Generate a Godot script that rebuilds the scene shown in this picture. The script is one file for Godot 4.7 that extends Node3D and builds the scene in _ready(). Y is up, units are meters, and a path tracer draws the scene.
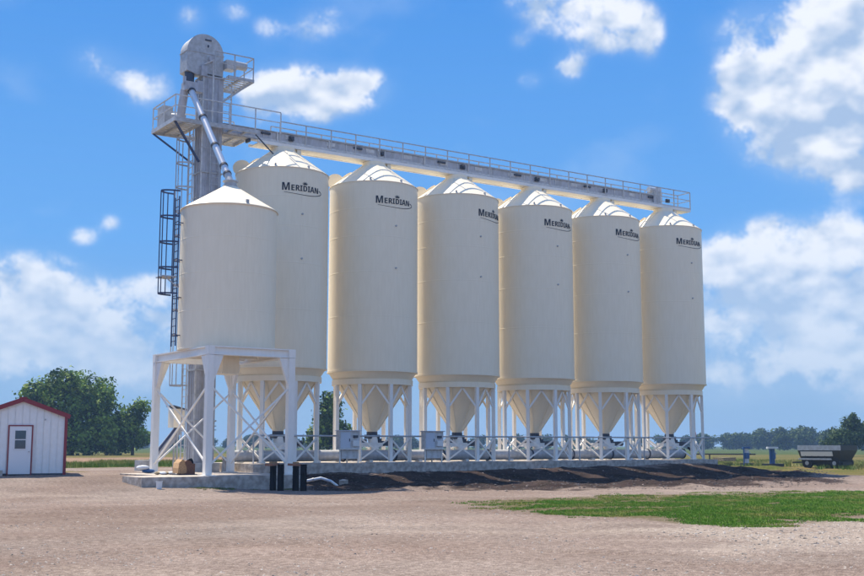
extends Node3D

# ------------------------------------------------------------------ mesh builder
class MB:
	var v := PackedVector3Array()
	var n := PackedVector3Array()
	var uv := PackedVector2Array()
	var c := PackedColorArray()
	var ix := PackedInt32Array()
	var col := Color(1, 1, 1)

	func vert(p: Vector3, nn: Vector3, t := Vector2.ZERO) -> int:
		v.append(p); n.append(nn); uv.append(t); c.append(col)
		return v.size() - 1

	func face(a: int, b: int, d: int) -> void:
		var m: Vector3 = n[a] + n[b] + n[d]
		if (v[d] - v[a]).cross(v[b] - v[a]).dot(m) < 0.0:
			ix.append(a); ix.append(d); ix.append(b)
		else:
			ix.append(a); ix.append(b); ix.append(d)

	func quad(p: Vector3, q: Vector3, r: Vector3, s: Vector3, nn: Vector3) -> void:
		var a := vert(p, nn, Vector2(0, 0))
		var b := vert(q, nn, Vector2(1, 0))
		var d := vert(r, nn, Vector2(1, 1))
		var e := vert(s, nn, Vector2(0, 1))
		face(a, b, d); face(a, d, e)

	func tri(p: Vector3, q: Vector3, r: Vector3, nn: Vector3) -> void:
		face(vert(p, nn), vert(q, nn), vert(r, nn))

	func box(o: Vector3, s: Vector3, B := Basis.IDENTITY) -> void:
		var h := s * 0.5
		var ax := [B.x * h.x, B.y * h.y, B.z * h.z]
		for k in 3:
			var A: Vector3 = ax[k]
			var P: Vector3 = ax[(k + 1) % 3]
			var Q: Vector3 = ax[(k + 2) % 3]
			for sg in [-1.0, 1.0]:
				var m: Vector3 = o + A * sg
				quad(m - P - Q, m + P - Q, m + P + Q, m - P + Q, (A * sg).normalized())

	# a bar of rectangular section from a to b: w across (horizontal), h upright
	func bar(a: Vector3, b: Vector3, w: float, h: float) -> void:
		var d := (b - a).normalized()
		var up := Vector3.UP if absf(d.y) < 0.98 else Vector3.RIGHT
		var x := up.cross(d).normalized()
		var y := d.cross(x)
		box((a + b) * 0.5, Vector3(w, h, a.distance_to(b)), Basis(x, y, d))

	func cyl(a: Vector3, b: Vector3, r1: float, r2: float, seg := 10, caps := true) -> void:
		var d := (b - a).normalized()
		var up := Vector3.UP if absf(d.y) < 0.9 else Vector3.RIGHT
		var x := up.cross(d).normalized()
		var y := d.cross(x)
		var L := a.distance_to(b)
		var s0 := v.size()
		for i in seg + 1:
			var t := TAU * i / seg
			var o := x * cos(t) + y * sin(t)
			var nn := (o + d * (r1 - r2) / L).normalized()
			vert(a + o * r1, nn, Vector2(float(i) / seg, 0)); vert(b + o * r2, nn, Vector2(float(i) / seg, 1))
		for i in seg:
			var k := s0 + i * 2
			face(k, k + 1, k + 3); face(k, k + 3, k + 2)
		if caps:
			for e in 2:
				var p: Vector3 = a if e == 0 else b
				var r := r1 if e == 0 else r2
				var nn: Vector3 = -d if e == 0 else d
				if r < 0.002: continue
				var cc := vert(p, nn)
				var f0 := v.size()
				for i in seg + 1:
					var t := TAU * i / seg
					vert(p + (x * cos(t) + y * sin(t)) * r, nn)
				for i in seg: face(cc, f0 + i, f0 + i + 1)

	func tube(pts: Array, r: float, seg := 8) -> void:
		for i in pts.size() - 1: cyl(pts[i], pts[i + 1], r, r, seg)

	# profile of (radius, height) turned round the y axis, flat shaded along the profile
	func lathe(pr: Array, seg := 48, o := Vector3.ZERO) -> void:
		for j in pr.size() - 1:
			var p: Vector2 = pr[j]
			var q: Vector2 = pr[j + 1]
			var e := q - p
			var s0 := v.size()
			for i in seg + 1:
				var t := TAU * i / seg
				var ra := Vector3(sin(t), 0, cos(t))
				var nn := (ra * e.y - Vector3.UP * e.x).normalized()
				vert(o + ra * p.x + Vector3.UP * p.y, nn, Vector2(float(i) / seg, p.y)); vert(o + ra * q.x + Vector3.UP * q.y, nn, Vector2(float(i) / seg, q.y))
			for i in seg:
				var k := s0 + i * 2
				face(k, k + 1, k + 3); face(k, k + 3, k + 2)

	func mesh() -> ArrayMesh:
		var a := []
		a.resize(Mesh.ARRAY_MAX)
		a[Mesh.ARRAY_VERTEX] = v; a[Mesh.ARRAY_NORMAL] = n; a[Mesh.ARRAY_TEX_UV] = uv
		a[Mesh.ARRAY_COLOR] = c; a[Mesh.ARRAY_INDEX] = ix
		var m := ArrayMesh.new()
		m.add_surface_from_arrays(Mesh.PRIMITIVE_TRIANGLES, a)
		return m

# ------------------------------------------------------------------ naming helpers
var taken := {}
var M := {}

func numbered(parent: Node, called: String) -> String:
	var k := str(parent.get_instance_id()) + "/" + called
	var i: int = taken.get(k, 0)
	taken[k] = i + 1
	return called if i == 0 else "%s_%03d" % [called, i]

func part(parent: Node, called: String, b, mat: Material, at := Vector3.ZERO) -> MeshInstance3D:
	var o := MeshInstance3D.new()
	o.name = numbered(parent, called)
	o.mesh = b.mesh() if b is MB else b
	o.material_override = mat
	o.position = at
	parent.add_child(o, true)
	return o

func tag(o: Node, label: String, category: String, group := "") -> void:
	o.set_meta("label", label); o.set_meta("category", category)
	if group: o.set_meta("group", group)

func thing(called: String, label: String, category: String, at := Vector3.ZERO, group := "", turn := 0.0) -> Node3D:
	var o := Node3D.new()
	o.name = numbered(self, called)
	add_child(o, true)
	o.position = at; o.rotation.y = turn
	tag(o, label, category, group)
	return o

func copy(o: Node3D, called: String, label: String) -> Node3D:
	var r: Node3D = o.duplicate()
	r.name = numbered(self, called)
	add_child(r, true)
	r.set_meta("label", label)
	return r

func boxm(o: Vector3, s: Vector3, B := Basis.IDENTITY) -> MB:
	var b := MB.new(); b.box(o, s, B); return b
func barm(p: Vector3, q: Vector3, w: float, h: float) -> MB:
	var b := MB.new(); b.bar(p, q, w, h); return b
func cylm(p: Vector3, q: Vector3, r: float, seg := 10) -> MB:
	var b := MB.new(); b.cyl(p, q, r, r, seg); return b

# ------------------------------------------------------------------ materials
func lin(r: float, g: float, b: float) -> Color:
	return Color(r, g, b).linear_to_srgb()

func noise_tex(seed_: int, freq: float, lo: Color, hi: Color, size := 512, octaves := 5, nm := false, strength := 4.0) -> NoiseTexture2D:
	var f := FastNoiseLite.new()
	f.seed = seed_; f.frequency = freq; f.fractal_octaves = octaves; f.noise_type = FastNoiseLite.TYPE_SIMPLEX_SMOOTH
	var t := NoiseTexture2D.new()
	t.width = size; t.height = size; t.seamless = true; t.noise = f
	t.generate_mipmaps = false
	if nm:
		t.as_normal_map = true; t.bump_strength = strength
	else:
		var g := Gradient.new()
		g.set_color(0, lo); g.set_color(1, hi)
		g.set_offset(0, 0.2); g.set_offset(1, 0.8)
		t.color_ramp = g
	return t

func mat(called: String, colr: Color, rough := 0.6, metal := 0.0, tex: Texture2D = null, scl := Vector3.ONE, world := false) -> StandardMaterial3D:
	var m := StandardMaterial3D.new()
	m.albedo_color = colr; m.roughness = rough; m.metallic = metal
	if tex:
		m.albedo_texture = tex; m.uv1_triplanar = true; m.uv1_scale = scl; m.uv1_world_triplanar = world
	M[called] = m
	return m

func make_materials() -> void:
	var w := Color(1, 1, 1)
	var soft := noise_tex(3, 0.012, Color(0.98, 0.977, 0.97), w, 512, 5)
	var blot := noise_tex(5, 0.01, Color(0.9, 0.895, 0.885), w, 512, 6)
	var rough_t := noise_tex(9, 0.02, Color(0.6, 0.6, 0.6), w, 512, 6)
	mat("cream", lin(0.9, 0.805, 0.63), 0.42, 0.0, soft, Vector3(0.9, 0.12, 0.9))
	M.cream.metallic_specular = 0.4
	mat("white_paint", lin(0.84, 0.825, 0.79), 0.5, 0.0, soft, Vector3(0.6, 0.25, 0.6))
	mat("galv", lin(0.47, 0.49, 0.52), 0.5, 0.15, blot, Vector3(0.7, 0.7, 0.7))
	mat("galv_light", lin(0.6, 0.61, 0.63), 0.45, 0.15, blot, Vector3(0.7, 0.7, 0.7))
	mat("silver", lin(0.68, 0.69, 0.71), 0.3, 0.75, soft, Vector3(0.5, 0.5, 0.5))
	mat("trunk_steel", lin(0.44, 0.46, 0.52), 0.5, 0.1, blot, Vector3(0.6, 0.3, 0.6))
	mat("dark_steel", lin(0.05, 0.06, 0.085), 0.5, 0.3)
	mat("navy", lin(0.035, 0.055, 0.13), 0.55, 0.1)
	mat("black", lin(0.01, 0.01, 0.014), 0.8)
	M.black.metallic_specular = 0.2
	mat("rust", lin(0.5, 0.22, 0.13), 0.8, 0.0, rough_t, Vector3(2, 2, 2))
	mat("letter", lin(0.012, 0.016, 0.03), 0.5)
	mat("concrete", lin(0.52, 0.47, 0.425), 0.9, 0.0, noise_tex(21, 0.015, Color(0.8, 0.785, 0.77), w, 512, 7), Vector3(0.35, 0.35, 0.35), true)
	M.concrete.heightmap_enabled = true
	M.concrete.heightmap_texture = noise_tex(22, 0.05, Color(0, 0, 0), w, 512, 5)
	M.concrete.heightmap_scale = 0.6
	mat("shed_white", lin(0.8, 0.81, 0.82), 0.45, 0.0, soft, Vector3(0.5, 0.5, 0.5))
	mat("door_white", lin(0.74, 0.75, 0.78), 0.4)
	mat("maroon", lin(0.23, 0.018, 0.035), 0.45, 0.0, soft, Vector3(1, 1, 1))
	mat("tan_cloth", lin(0.5, 0.31, 0.16), 0.85, 0.0, rough_t, Vector3(2, 2, 2))
	mat("brown", lin(0.2, 0.085, 0.05), 0.7, 0.0, rough_t, Vector3(2, 2, 2))
	mat("blue", lin(0.03, 0.11, 0.3), 0.5, 0.0, blot, Vector3(2, 2, 2))
	mat("blue_white", lin(0.55, 0.6, 0.68), 0.7)
	mat("poly_white", lin(0.75, 0.76, 0.76), 0.45)
	mat("red", lin(0.22, 0.02, 0.05), 0.5)
	mat("bark", lin(0.11, 0.08, 0.055), 0.95, 0.0, rough_t, Vector3(1, 1, 1))
	mat("sand", lin(0.52, 0.42, 0.28), 0.95, 0.0, rough_t, Vector3(1, 1, 1))
	mat("wood", lin(0.16, 0.12, 0.09), 0.9, 0.0, rough_t, Vector3(1, 1, 1))
	mat("wagon_dark", lin(0.035, 0.042, 0.04), 0.6, 0.0, blot, Vector3(1, 1, 1))
	mat("tyre", lin(0.02, 0.02, 0.02), 0.9)
	var gl := mat("glass", lin(0.03, 0.045, 0.06), 0.06)
	gl.metallic_specular = 0.8
	for k in [["leaf", Color(1, 1, 1)], ["blade", Color(1, 1, 1)], ["stone", Color(1, 1, 1)]]:
		var m := mat(k[0], k[1], 0.75)
		m.vertex_color_use_as_albedo = true
		m.cull_mode = BaseMaterial3D.CULL_DISABLED
	M.leaf.metallic_specular = 0.25
	M.leaf.backlight_enabled = true; M.leaf.backlight = lin(0.14, 0.2, 0.03)
	M.blade.backlight_enabled = true; M.blade.backlight = lin(0.12, 0.2, 0.03)
	M.stone.roughness = 0.95
	var g := mat("ground", Color(1, 1, 1), 0.97, 0.0, noise_tex(31, 0.02, Color(0.8, 0.78, 0.765), Color(1.0, 0.99, 0.98), 1024, 8), Vector3(0.26, 0.26, 0.26), true)
	g.vertex_color_use_as_albedo = true
	g.metallic_specular = 0.15
	g.detail_enabled = true
	g.detail_blend_mode = BaseMaterial3D.BLEND_MODE_MUL
	g.detail_albedo = noise_tex(33, 0.11, Color(0.75, 0.74, 0.73), Color(1, 1, 1), 1024, 3)
	g.heightmap_enabled = true
	g.heightmap_texture = noise_tex(34, 0.06, Color(0, 0, 0), Color(1, 1, 1), 1024, 5)
	g.heightmap_scale = 1.6

# ------------------------------------------------------------------ sky
const CLOUDS := [[52.1,17.4,2.7,2.2,1.10],[54.7,19.2,2.3,2.6,1.10],[50.9,15.9,1.7,1.7,0.90],[54.3,15.6,2.3,2.4,1.05],[52.6,14.4,1.7,1.2,0.80],[50.0,18.3,0.9,1.6,0.70],[55.4,12.8,1.6,1.0,0.45],[40.1,21.6,1.7,0.7,0.70],[42.4,20.9,2.2,1.0,0.90],[44.0,20.1,1.4,0.9,0.70],[45.3,19.7,0.6,0.9,0.60],[41.3,18.4,0.8,0.6,0.55],[39.3,17.9,0.6,0.4,0.45],[38.8,19.8,0.5,0.4,0.40],[28.2,17.2,2.2,1.0,1.00],[29.9,17.6,1.8,0.7,0.80],[26.6,17.1,1.3,1.0,0.80],[25.5,16.9,0.8,1.0,0.60],[31.1,17.5,0.6,0.6,0.50],[18.5,10.6,0.6,0.45,0.34],[17.3,9.9,0.7,0.4,0.42],[24.1,21.0,0.7,0.5,0.50],[28.5,20.6,1.3,0.8,0.50],[22.0,20.5,0.7,0.6,0.45],[19.9,17.2,1.3,1.1,0.42],[17.5,18.1,1.3,0.8,0.38],[25.9,20.2,0.8,0.6,0.40],[14.3,7.9,1.6,0.8,0.80],[15.6,6.8,2.1,1.3,1.00],[17.5,5.4,2.3,1.6,1.00],[19.6,4.8,1.9,1.5,0.90],[14.6,5.1,2.1,1.8,0.90],[20.0,7.5,0.8,0.6,0.50],[18.3,3.5,2.6,0.9,0.70],[21.0,7.0,0.7,1.0,0.60],[48.9,8.4,1.6,1.3,0.80],[51.3,9.0,2.3,1.3,0.90],[53.8,9.0,1.8,1.1,0.95],[54.9,7.8,1.8,1.3,0.95],[50.3,7.4,2.3,1.4,0.80],[53.0,6.6,2.6,1.4,0.80],[49.3,5.5,2.6,1.3,0.65],[53.8,4.7,2.6,1.4,0.65],[51.1,3.5,2.6,1.0,0.50],[48.3,2.6,2.1,0.8,0.45],[54.4,2.6,1.6,1.0,0.50]]

func sky_patch(W: int, x0: int, w: int, y0: int, rows: int, clouds: Array, fb: FastNoiseLite, wisp: FastNoiseLite) -> Image:
	# W pixels round the whole horizon, rows from the zenith down
	var dg := 360.0 / W
	var dens := PackedFloat32Array(); dens.resize(w * rows)
	var low := PackedFloat32Array(); low.resize(w * rows)
	for b in clouds:
		var ca := cos(deg_to_rad(b[1]))
		var rx: float = b[2] * 0.88 / maxf(ca, 0.2)
		for turn in [-360.0, 0.0, 360.0]:
			var xa := int((b[0] + turn - rx * 2.6) / dg) - x0
			var xb := int((b[0] + turn + rx * 2.6) / dg) - x0
			if xb < 0 or xa >= w: continue
			for y in range(maxi(0, int((90.0 - b[1] - b[3] * 2.6) / dg) - y0), mini(rows - 1, int((90.0 - b[1] + b[3] * 2.6) / dg) - y0) + 1):
				var ey: float = ((90.0 - (y + y0 + 0.5) * dg) - b[1]) / b[3]
				for x in range(maxi(0, xa), mini(w - 1, xb) + 1):
					var ex: float = ((x + x0 + 0.5) * dg - b[0] - turn) / rx
					var g: float = b[4] * exp(-(ex * ex + ey * ey) * 0.75)
					dens[y * w + x] += g
					low[y * w + x] += g * ey
	var data := PackedByteArray(); data.resize(w * rows * 4)
	var hz := Vector3(0.31, 0.46, 0.62)
	var mid := Vector3(0.145, 0.385, 0.8)
	var hi := Vector3(0.07, 0.275, 0.73)
	var zen := Vector3(0.06, 0.22, 0.68)
	for y in rows:
		var el := deg_to_rad(90.0 - (y + y0 + 0.5) * dg)
		var eld := maxf(0.0, rad_to_deg(el))
		var base: Vector3
		if eld < 10.0: base = hz.lerp(mid, pow(eld / 10.0, 0.75))
		elif eld < 24.0: base = mid.lerp(hi, (eld - 10.0) / 14.0)
		else: base = hi.lerp(zen, smoothstep(24.0, 75.0, eld))
		for x in w:
			var az := deg_to_rad((x + x0 + 0.5) * dg)
			var d := Vector3(sin(az) * cos(el), sin(el), -cos(az) * cos(el))
			var q := d * 18.0
			var f := fb.get_noise_3d(q.x, q.y * 1.25, q.z)
			var k := dens[y * w + x]
			var wv := wisp.get_noise_3d(d.x * 5.0, d.y * 9.0, d.z * 5.0)
			var m := k * (0.92 + 0.6 * f) + f * 0.75 * smoothstep(0.03, 0.45, k)
			var a := smoothstep(0.16, 0.86, m)
			var thin := smoothstep(0.05, 0.7, wv + f * 0.25) * 0.14 + smoothstep(0.02, 0.5, k) * 0.12
			var cl := base.lerp(Vector3(0.62, 0.74, 0.88), clampf(thin, 0, 0.5))
			if a > 0.001:
				var sh := wisp.get_noise_3d(q.x * 0.9 + 3.0, q.y * 1.4, q.z * 0.9)
				var sh2 := wisp.get_noise_3d(q.x * 0.9 + 2.8, (q.y + 0.22) * 1.4, q.z * 0.9)
				var up: float = low[y * w + x] / maxf(k, 0.01)
				var li := clampf(0.6 + (sh - sh2) * 1.0 + up * 0.34 + sh * 0.35 + f * 0.45 - smoothstep(0.9, 2.2, k) * 0.16, 0.0, 1.0)
				var white := Vector3(0.37, 0.5, 0.71).lerp(Vector3(0.84, 0.87, 0.93), li)
				white = white.lerp(base.lerp(Vector3(0.6, 0.7, 0.82), 0.5), 0.72 * (1.0 - smoothstep(1.5, 12.0, eld)))
				cl = cl.lerp(white, a * 0.93)
			var o := (y * w + x) * 4
			var cs := Color(cl.x, cl.y, cl.z).linear_to_srgb()
			data[o] = clampi(int(cs.r * 255.0 + 0.5), 0, 255)
			data[o + 1] = clampi(int(cs.g * 255.0 + 0.5), 0, 255)
			data[o + 2] = clampi(int(cs.b * 255.0 + 0.5), 0, 255)
			data[o + 3] = 255
	return Image.create_from_data(w, rows, false, Image.FORMAT_RGBA8, data)

func make_sky() -> Sky:
	var fb := FastNoiseLite.new()
	fb.seed = 11; fb.frequency = 1.0; fb.fractal_octaves = 7; fb.fractal_gain = 0.58; fb.noise_type = FastNoiseLite.TYPE_SIMPLEX_SMOOTH
	fb.domain_warp_enabled = true; fb.domain_warp_amplitude = 0.35; fb.domain_warp_frequency = 1.6
	var wisp := FastNoiseLite.new()
	wisp.seed = 4; wisp.frequency = 1.0; wisp.fractal_octaves = 4
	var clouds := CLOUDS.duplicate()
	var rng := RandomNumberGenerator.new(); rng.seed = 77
	for g in 230:                                    # broken cumulus all round the sky, extra groups added to brighten shaded bin fronts
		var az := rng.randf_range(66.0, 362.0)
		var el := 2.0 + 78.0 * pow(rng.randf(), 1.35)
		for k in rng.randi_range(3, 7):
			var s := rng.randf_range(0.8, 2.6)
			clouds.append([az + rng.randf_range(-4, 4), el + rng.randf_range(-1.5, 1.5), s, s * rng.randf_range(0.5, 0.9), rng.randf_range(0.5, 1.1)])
	var img := Image.create(1024, 512, false, Image.FORMAT_RGBA8)
	img.fill(Color(0.69, 0.79, 0.9))
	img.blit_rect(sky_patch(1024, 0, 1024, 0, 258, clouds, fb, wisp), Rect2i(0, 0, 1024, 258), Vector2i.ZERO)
	img.resize(4096, 2048, Image.INTERPOLATE_CUBIC)
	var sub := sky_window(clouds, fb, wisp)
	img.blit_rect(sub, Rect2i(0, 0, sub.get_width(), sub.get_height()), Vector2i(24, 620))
	var pm := PanoramaSkyMaterial.new()
	pm.panorama = ImageTexture.create_from_image(img)
	var s := Sky.new(); s.sky_material = pm
	return s

func sky_window(clouds: Array, fb: FastNoiseLite, wisp: FastNoiseLite) -> Image:
	return sky_patch(4096, 24, 730, 620, 410, clouds, fb, wisp)

# ------------------------------------------------------------------ terrain
const SOIL := [Vector2(-2.2, 2.7), Vector2(-3.4, 9.5), Vector2(-1.0, 12.2), Vector2(2.2, 14.2), Vector2(6.1, 15.6), Vector2(10.1, 17.0), Vector2(13.4, 17.8), Vector2(20.5, 16.6), Vector2(31, 7.6), Vector2(38.6, 0.3), Vector2(36, -3), Vector2(28.5, 0.5), Vector2(27.6, 2.7)]
const LAWN := [Vector2(-3.2, 20.4), Vector2(-0.2, 19.9), Vector2(2.9, 20.1), Vector2(7.3, 21.1), Vector2(14, 22.3), Vector2(17, 22.5), Vector2(8, 32.5), Vector2(-0.3, 32.5), Vector2(-3.7, 32.8), Vector2(-5.1, 32.7), Vector2(-5.3, 30.4), Vector2(-5.5, 27.4), Vector2(-5.1, 24.1)]
const STONEY := [Vector2(-8, 32.6), Vector2(-4.6, 33.0), Vector2(-0.3, 33.0), Vector2(8, 33), Vector2(2, 38), Vector2(-6.8, 38.5), Vector2(-9.3, 36.8)]
var gn := FastNoiseLite.new()
var gn2 := FastNoiseLite.new()

func signed_in(p: Vector2, poly: Array) -> float:
	# distance to the outline, positive inside
	var best := 1e9
	var inside := false
	var j := poly.size() - 1
	for i in poly.size():
		var a: Vector2 = poly[i]
		var b: Vector2 = poly[j]
		best = minf(best, p.distance_squared_to(Geometry2D.get_closest_point_to_segment(p, a, b)))
		if (a.y > p.y) != (b.y > p.y) and p.x < (b.x - a.x) * (p.y - a.y) / (b.y - a.y) + a.x: inside = not inside
		j = i
	return sqrt(best) * (1.0 if inside else -1.0)

func view_axes(x: float, z: float) -> Vector2:      # (across, away) along the yard's long diagonal
	var dx := x + 25.43
	var dz := z - 50.44
	return Vector2(dx * 0.826 + dz * 0.5636, dx * 0.5636 - dz * 0.826)

func land(x: float, z: float) -> float:
	var q := view_axes(x, z)
	var h := 0.5 * smoothstep(39.0, 50.0, q.y) * smoothstep(-6.0, -13.0, q.x)
	h = maxf(h, lerpf(0.5, 0.28, smoothstep(-5.0, 15.0, q.x)) * smoothstep(56.0, 74.0, q.y))
	if z > 2.0 and z < 7.5 and x > -3.0 and x < 30.0:
		h += 0.46 * smoothstep(7.5, 2.8, z) * smoothstep(-3.0, 0.0, x) * smoothstep(30.0, 26.0, x)
	return h

func rut(x: float, z: float) -> float:
	# wheel tracks that cross the yard
	var q := view_axes(x, z)
	var best := 0.0
	for t in [[24.0, 0.22, 0.11, 1.8], [31.5, -0.12, 0.08, 2.4], [38.0, 0.1, 0.06, 1.5], [19.0, -0.3, 0.13, 1.0]]:
		var mid: float = t[0] + t[1] * q.x + t[3] * sin(q.x * t[2] + t[0])
		for s in [-0.85, 0.85]:
			best = maxf(best, exp(-pow((q.y - mid - s) / 0.24, 2.0)))
	return best * clampf(0.55 + 1.3 * gn2.get_noise_2d(x * 0.4 + 5.0, z * 0.4), 0.0, 1.0)

func ground_y(x: float, z: float) -> float:
	var h := land(x, z)
	h += gn.get_noise_2d(x * 0.35, z * 0.35) * 0.05 + gn.get_noise_2d(x * 2.2, z * 2.2) * 0.022
	if z > 12.0 and z < 46.0: h -= 0.035 * rut(x, z)
	if x > -6 and x < 42 and z > -6 and z < 22:
		var s := signed_in(Vector2(x, z), SOIL)
		if s > -0.6:
			h += smoothstep(-0.6, 1.5, s) * (0.04 + 0.26 * maxf(0.0, gn.get_noise_2d(x * 1.1 + 40, z * 1.1) + 0.35 * gn.get_noise_2d(x * 4.1, z * 4.1) + 0.05))
	return h

func ground_color(x: float, z: float) -> Color:
	var a := gn.get_noise_2d(x * 0.5, z * 0.5)
	var b := gn2.get_noise_2d(x * 1.6, z * 1.6)
	var grav := Vector3(0.365, 0.318, 0.298) * (1.0 + 0.24 * a + 0.22 * b)
	grav = grav.lerp(Vector3(0.33, 0.235, 0.2), clampf(0.45 * gn2.get_noise_2d(x * 0.3 + 70, z * 0.3) + 0.15, 0, 0.6))
	var q := view_axes(x, z)
	# pale dry dirt by the shed, wheel tracks across the yard
	var track := exp(-pow((sin(q.y * 0.55 + q.x * 0.09 + a) - 0.75) / 0.22, 2.0))
	grav = grav.lerp(Vector3(0.47, 0.41, 0.37), 0.5 * track * smoothstep(0.0, 0.5, b + 0.4))
	var p := Vector2(x, z)
	if z > 12.0 and z < 46.0: grav = grav.lerp(Vector3(0.31, 0.245, 0.215), 0.55 * rut(x, z))
	grav = grav.lerp(Vector3(0.24, 0.18, 0.155), 0.5 * smoothstep(0.12, 0.4, gn2.get_noise_2d(x * 0.16 + 200.0, z * 0.16)))
	if absf(x) < 60 and absf(z) < 60:
		var st := signed_in(p, STONEY)
		grav = grav.lerp(Vector3(0.52, 0.47, 0.43), smoothstep(-1.5, 1.0, st + b * 2.0) * 0.7)
		var gr := signed_in(p, LAWN)
		grav = grav.lerp(Vector3(0.16, 0.15, 0.07), smoothstep(-0.4, 0.5, gr + b * 1.3) * 0.8)
		var so := signed_in(p, SOIL)
		grav = grav.lerp(Vector3(0.068, 0.052, 0.05) * (1.0 + 0.9 * b), smoothstep(-0.25, 0.35, so + b * 1.6 + a * 2.2 - 0.4))
	# the fields beyond
	var past := maxf(smoothstep(60.0, 66.0, q.y + b * 2.0 + (12.0 if q.x < -6.0 else 0.0)), smoothstep(14.0, 17.0, -z + b * 2.0))
	if q.y < 52.0: past = 0.0
	if x > -8.0 and x < 30.0 and z > -14.0: past = 0.0
	if z > -3.2 and x < 30.0: past = 0.0
	if past > 0.0:
		var field := Vector3(0.14, 0.17, 0.045).lerp(Vector3(0.26, 0.21, 0.09), clampf(0.5 + a * 1.2 + b * 0.4, 0, 1))
		if q.x < -8.0 and q.y > 88.0 and q.y < 122.0: field = Vector3(0.42, 0.3, 0.22) * (1.0 + 0.2 * b)
		if q.y > 190.0: field = Vector3(0.10, 0.15, 0.05)
		grav = grav.lerp(field, past)
	return Color(clampf(grav.x, 0.01, 0.8), clampf(grav.y, 0.01, 0.8), clampf(grav.z, 0.01, 0.8))

func axis_cells(lo: float, hi: float, step: float, out: float) -> PackedFloat32Array:
	var a := PackedFloat32Array()
	var left := PackedFloat32Array()
	var s := step; var x := lo
	while x > -out:
		s *= 1.22; x -= s; left.append(x)
	for i in range(left.size() - 1, -1, -1): a.append(left[i])
	x = lo
	while x < hi:
		a.append(x); x += step
	s = step
	while x < out:
		a.append(x); s *= 1.22; x += s
	a.append(x)
	return a

func make_ground() -> void:
	gn.seed = 5; gn.frequency = 0.25; gn.fractal_octaves = 4
	gn2.seed = 8; gn2.frequency = 0.3; gn2.fractal_octaves = 5
	var xs := axis_cells(-34.0, 44.0, 0.22, 1300.0)
	var zs := axis_cells(-10.0, 44.0, 0.22, 1300.0)
	var b := MB.new()
	var nx := xs.size()
	for z in zs:
		for x in xs:
			b.col = ground_color(x, z)
			b.vert(Vector3(x, ground_y(x, z), z), Vector3.UP, Vector2(x, z))
	for j in zs.size() - 1:
		for i in nx - 1:
			var k := j * nx + i
			b.ix.append(k); b.ix.append(k + 1); b.ix.append(k + nx + 1)
			b.ix.append(k); b.ix.append(k + nx + 1); b.ix.append(k + nx)
	for j in range(1, zs.size() - 1):
		for i in range(1, nx - 1):
			var k := j * nx + i
			b.n[k] = Vector3(-(b.v[k + 1].y - b.v[k - 1].y) / (xs[i + 1] - xs[i - 1]), 1.0, -(b.v[k + nx].y - b.v[k - nx].y) / (zs[j + 1] - zs[j - 1])).normalized()
	var g := part(self, "ground", b, M.ground)
	g.set_meta("kind", "structure"); g.set_meta("label", "pinkish gravel yard with dark soil and green fields beyond")

# ------------------------------------------------------------------ scatter
func scatter(called: String, label: String, category: String, m: Mesh, mt: Material, xf: Array, cols: PackedColorArray) -> void:
	var mm := MultiMesh.new()
	mm.transform_format = MultiMesh.TRANSFORM_3D
	mm.use_colors = true
	mm.mesh = m
	mm.instance_count = xf.size()
	for i in xf.size():
		mm.set_instance_transform(i, xf[i])
		mm.set_instance_color(i, cols[i])
	var o := MultiMeshInstance3D.new()
	o.name = numbered(self, called)
	o.multimesh = mm; o.material_override = mt
	add_child(o, true)
	tag(o, label, category)
	o.set_meta("kind", "stuff")

func tuft_mesh(seed_: int, blades: int, spread: float, h: float, w: float) -> ArrayMesh:
	var rng := RandomNumberGenerator.new(); rng.seed = seed_
	var b := MB.new()
	for i in blades:
		var t := rng.randf() * TAU
		var o := Vector3(cos(t), 0, sin(t)) * rng.randf() * spread
		var t2 := rng.randf() * TAU
		var lean := Vector3(cos(t2), 0, sin(t2)) * rng.randf_range(0.15, 0.6) * h
		var hh := h * rng.randf_range(0.55, 1.0)
		var side := Vector3(-sin(t2), 0, cos(t2)) * w * 0.5
		var f := rng.randf_range(0.8, 1.15)
		b.col = Color(f, f, f)
		var p1 := o + lean * 0.35 + Vector3.UP * hh * 0.6
		var p2 := o + lean + Vector3.UP * hh
		var nn := Vector3(cos(t2), 0.6, sin(t2)).normalized()
		b.quad(o - side, o + side, p1 + side * 0.8, p1 - side * 0.8, nn)
		b.tri(p1 - side * 0.8, p1 + side * 0.8, p2, nn)
	return b.mesh()

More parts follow.
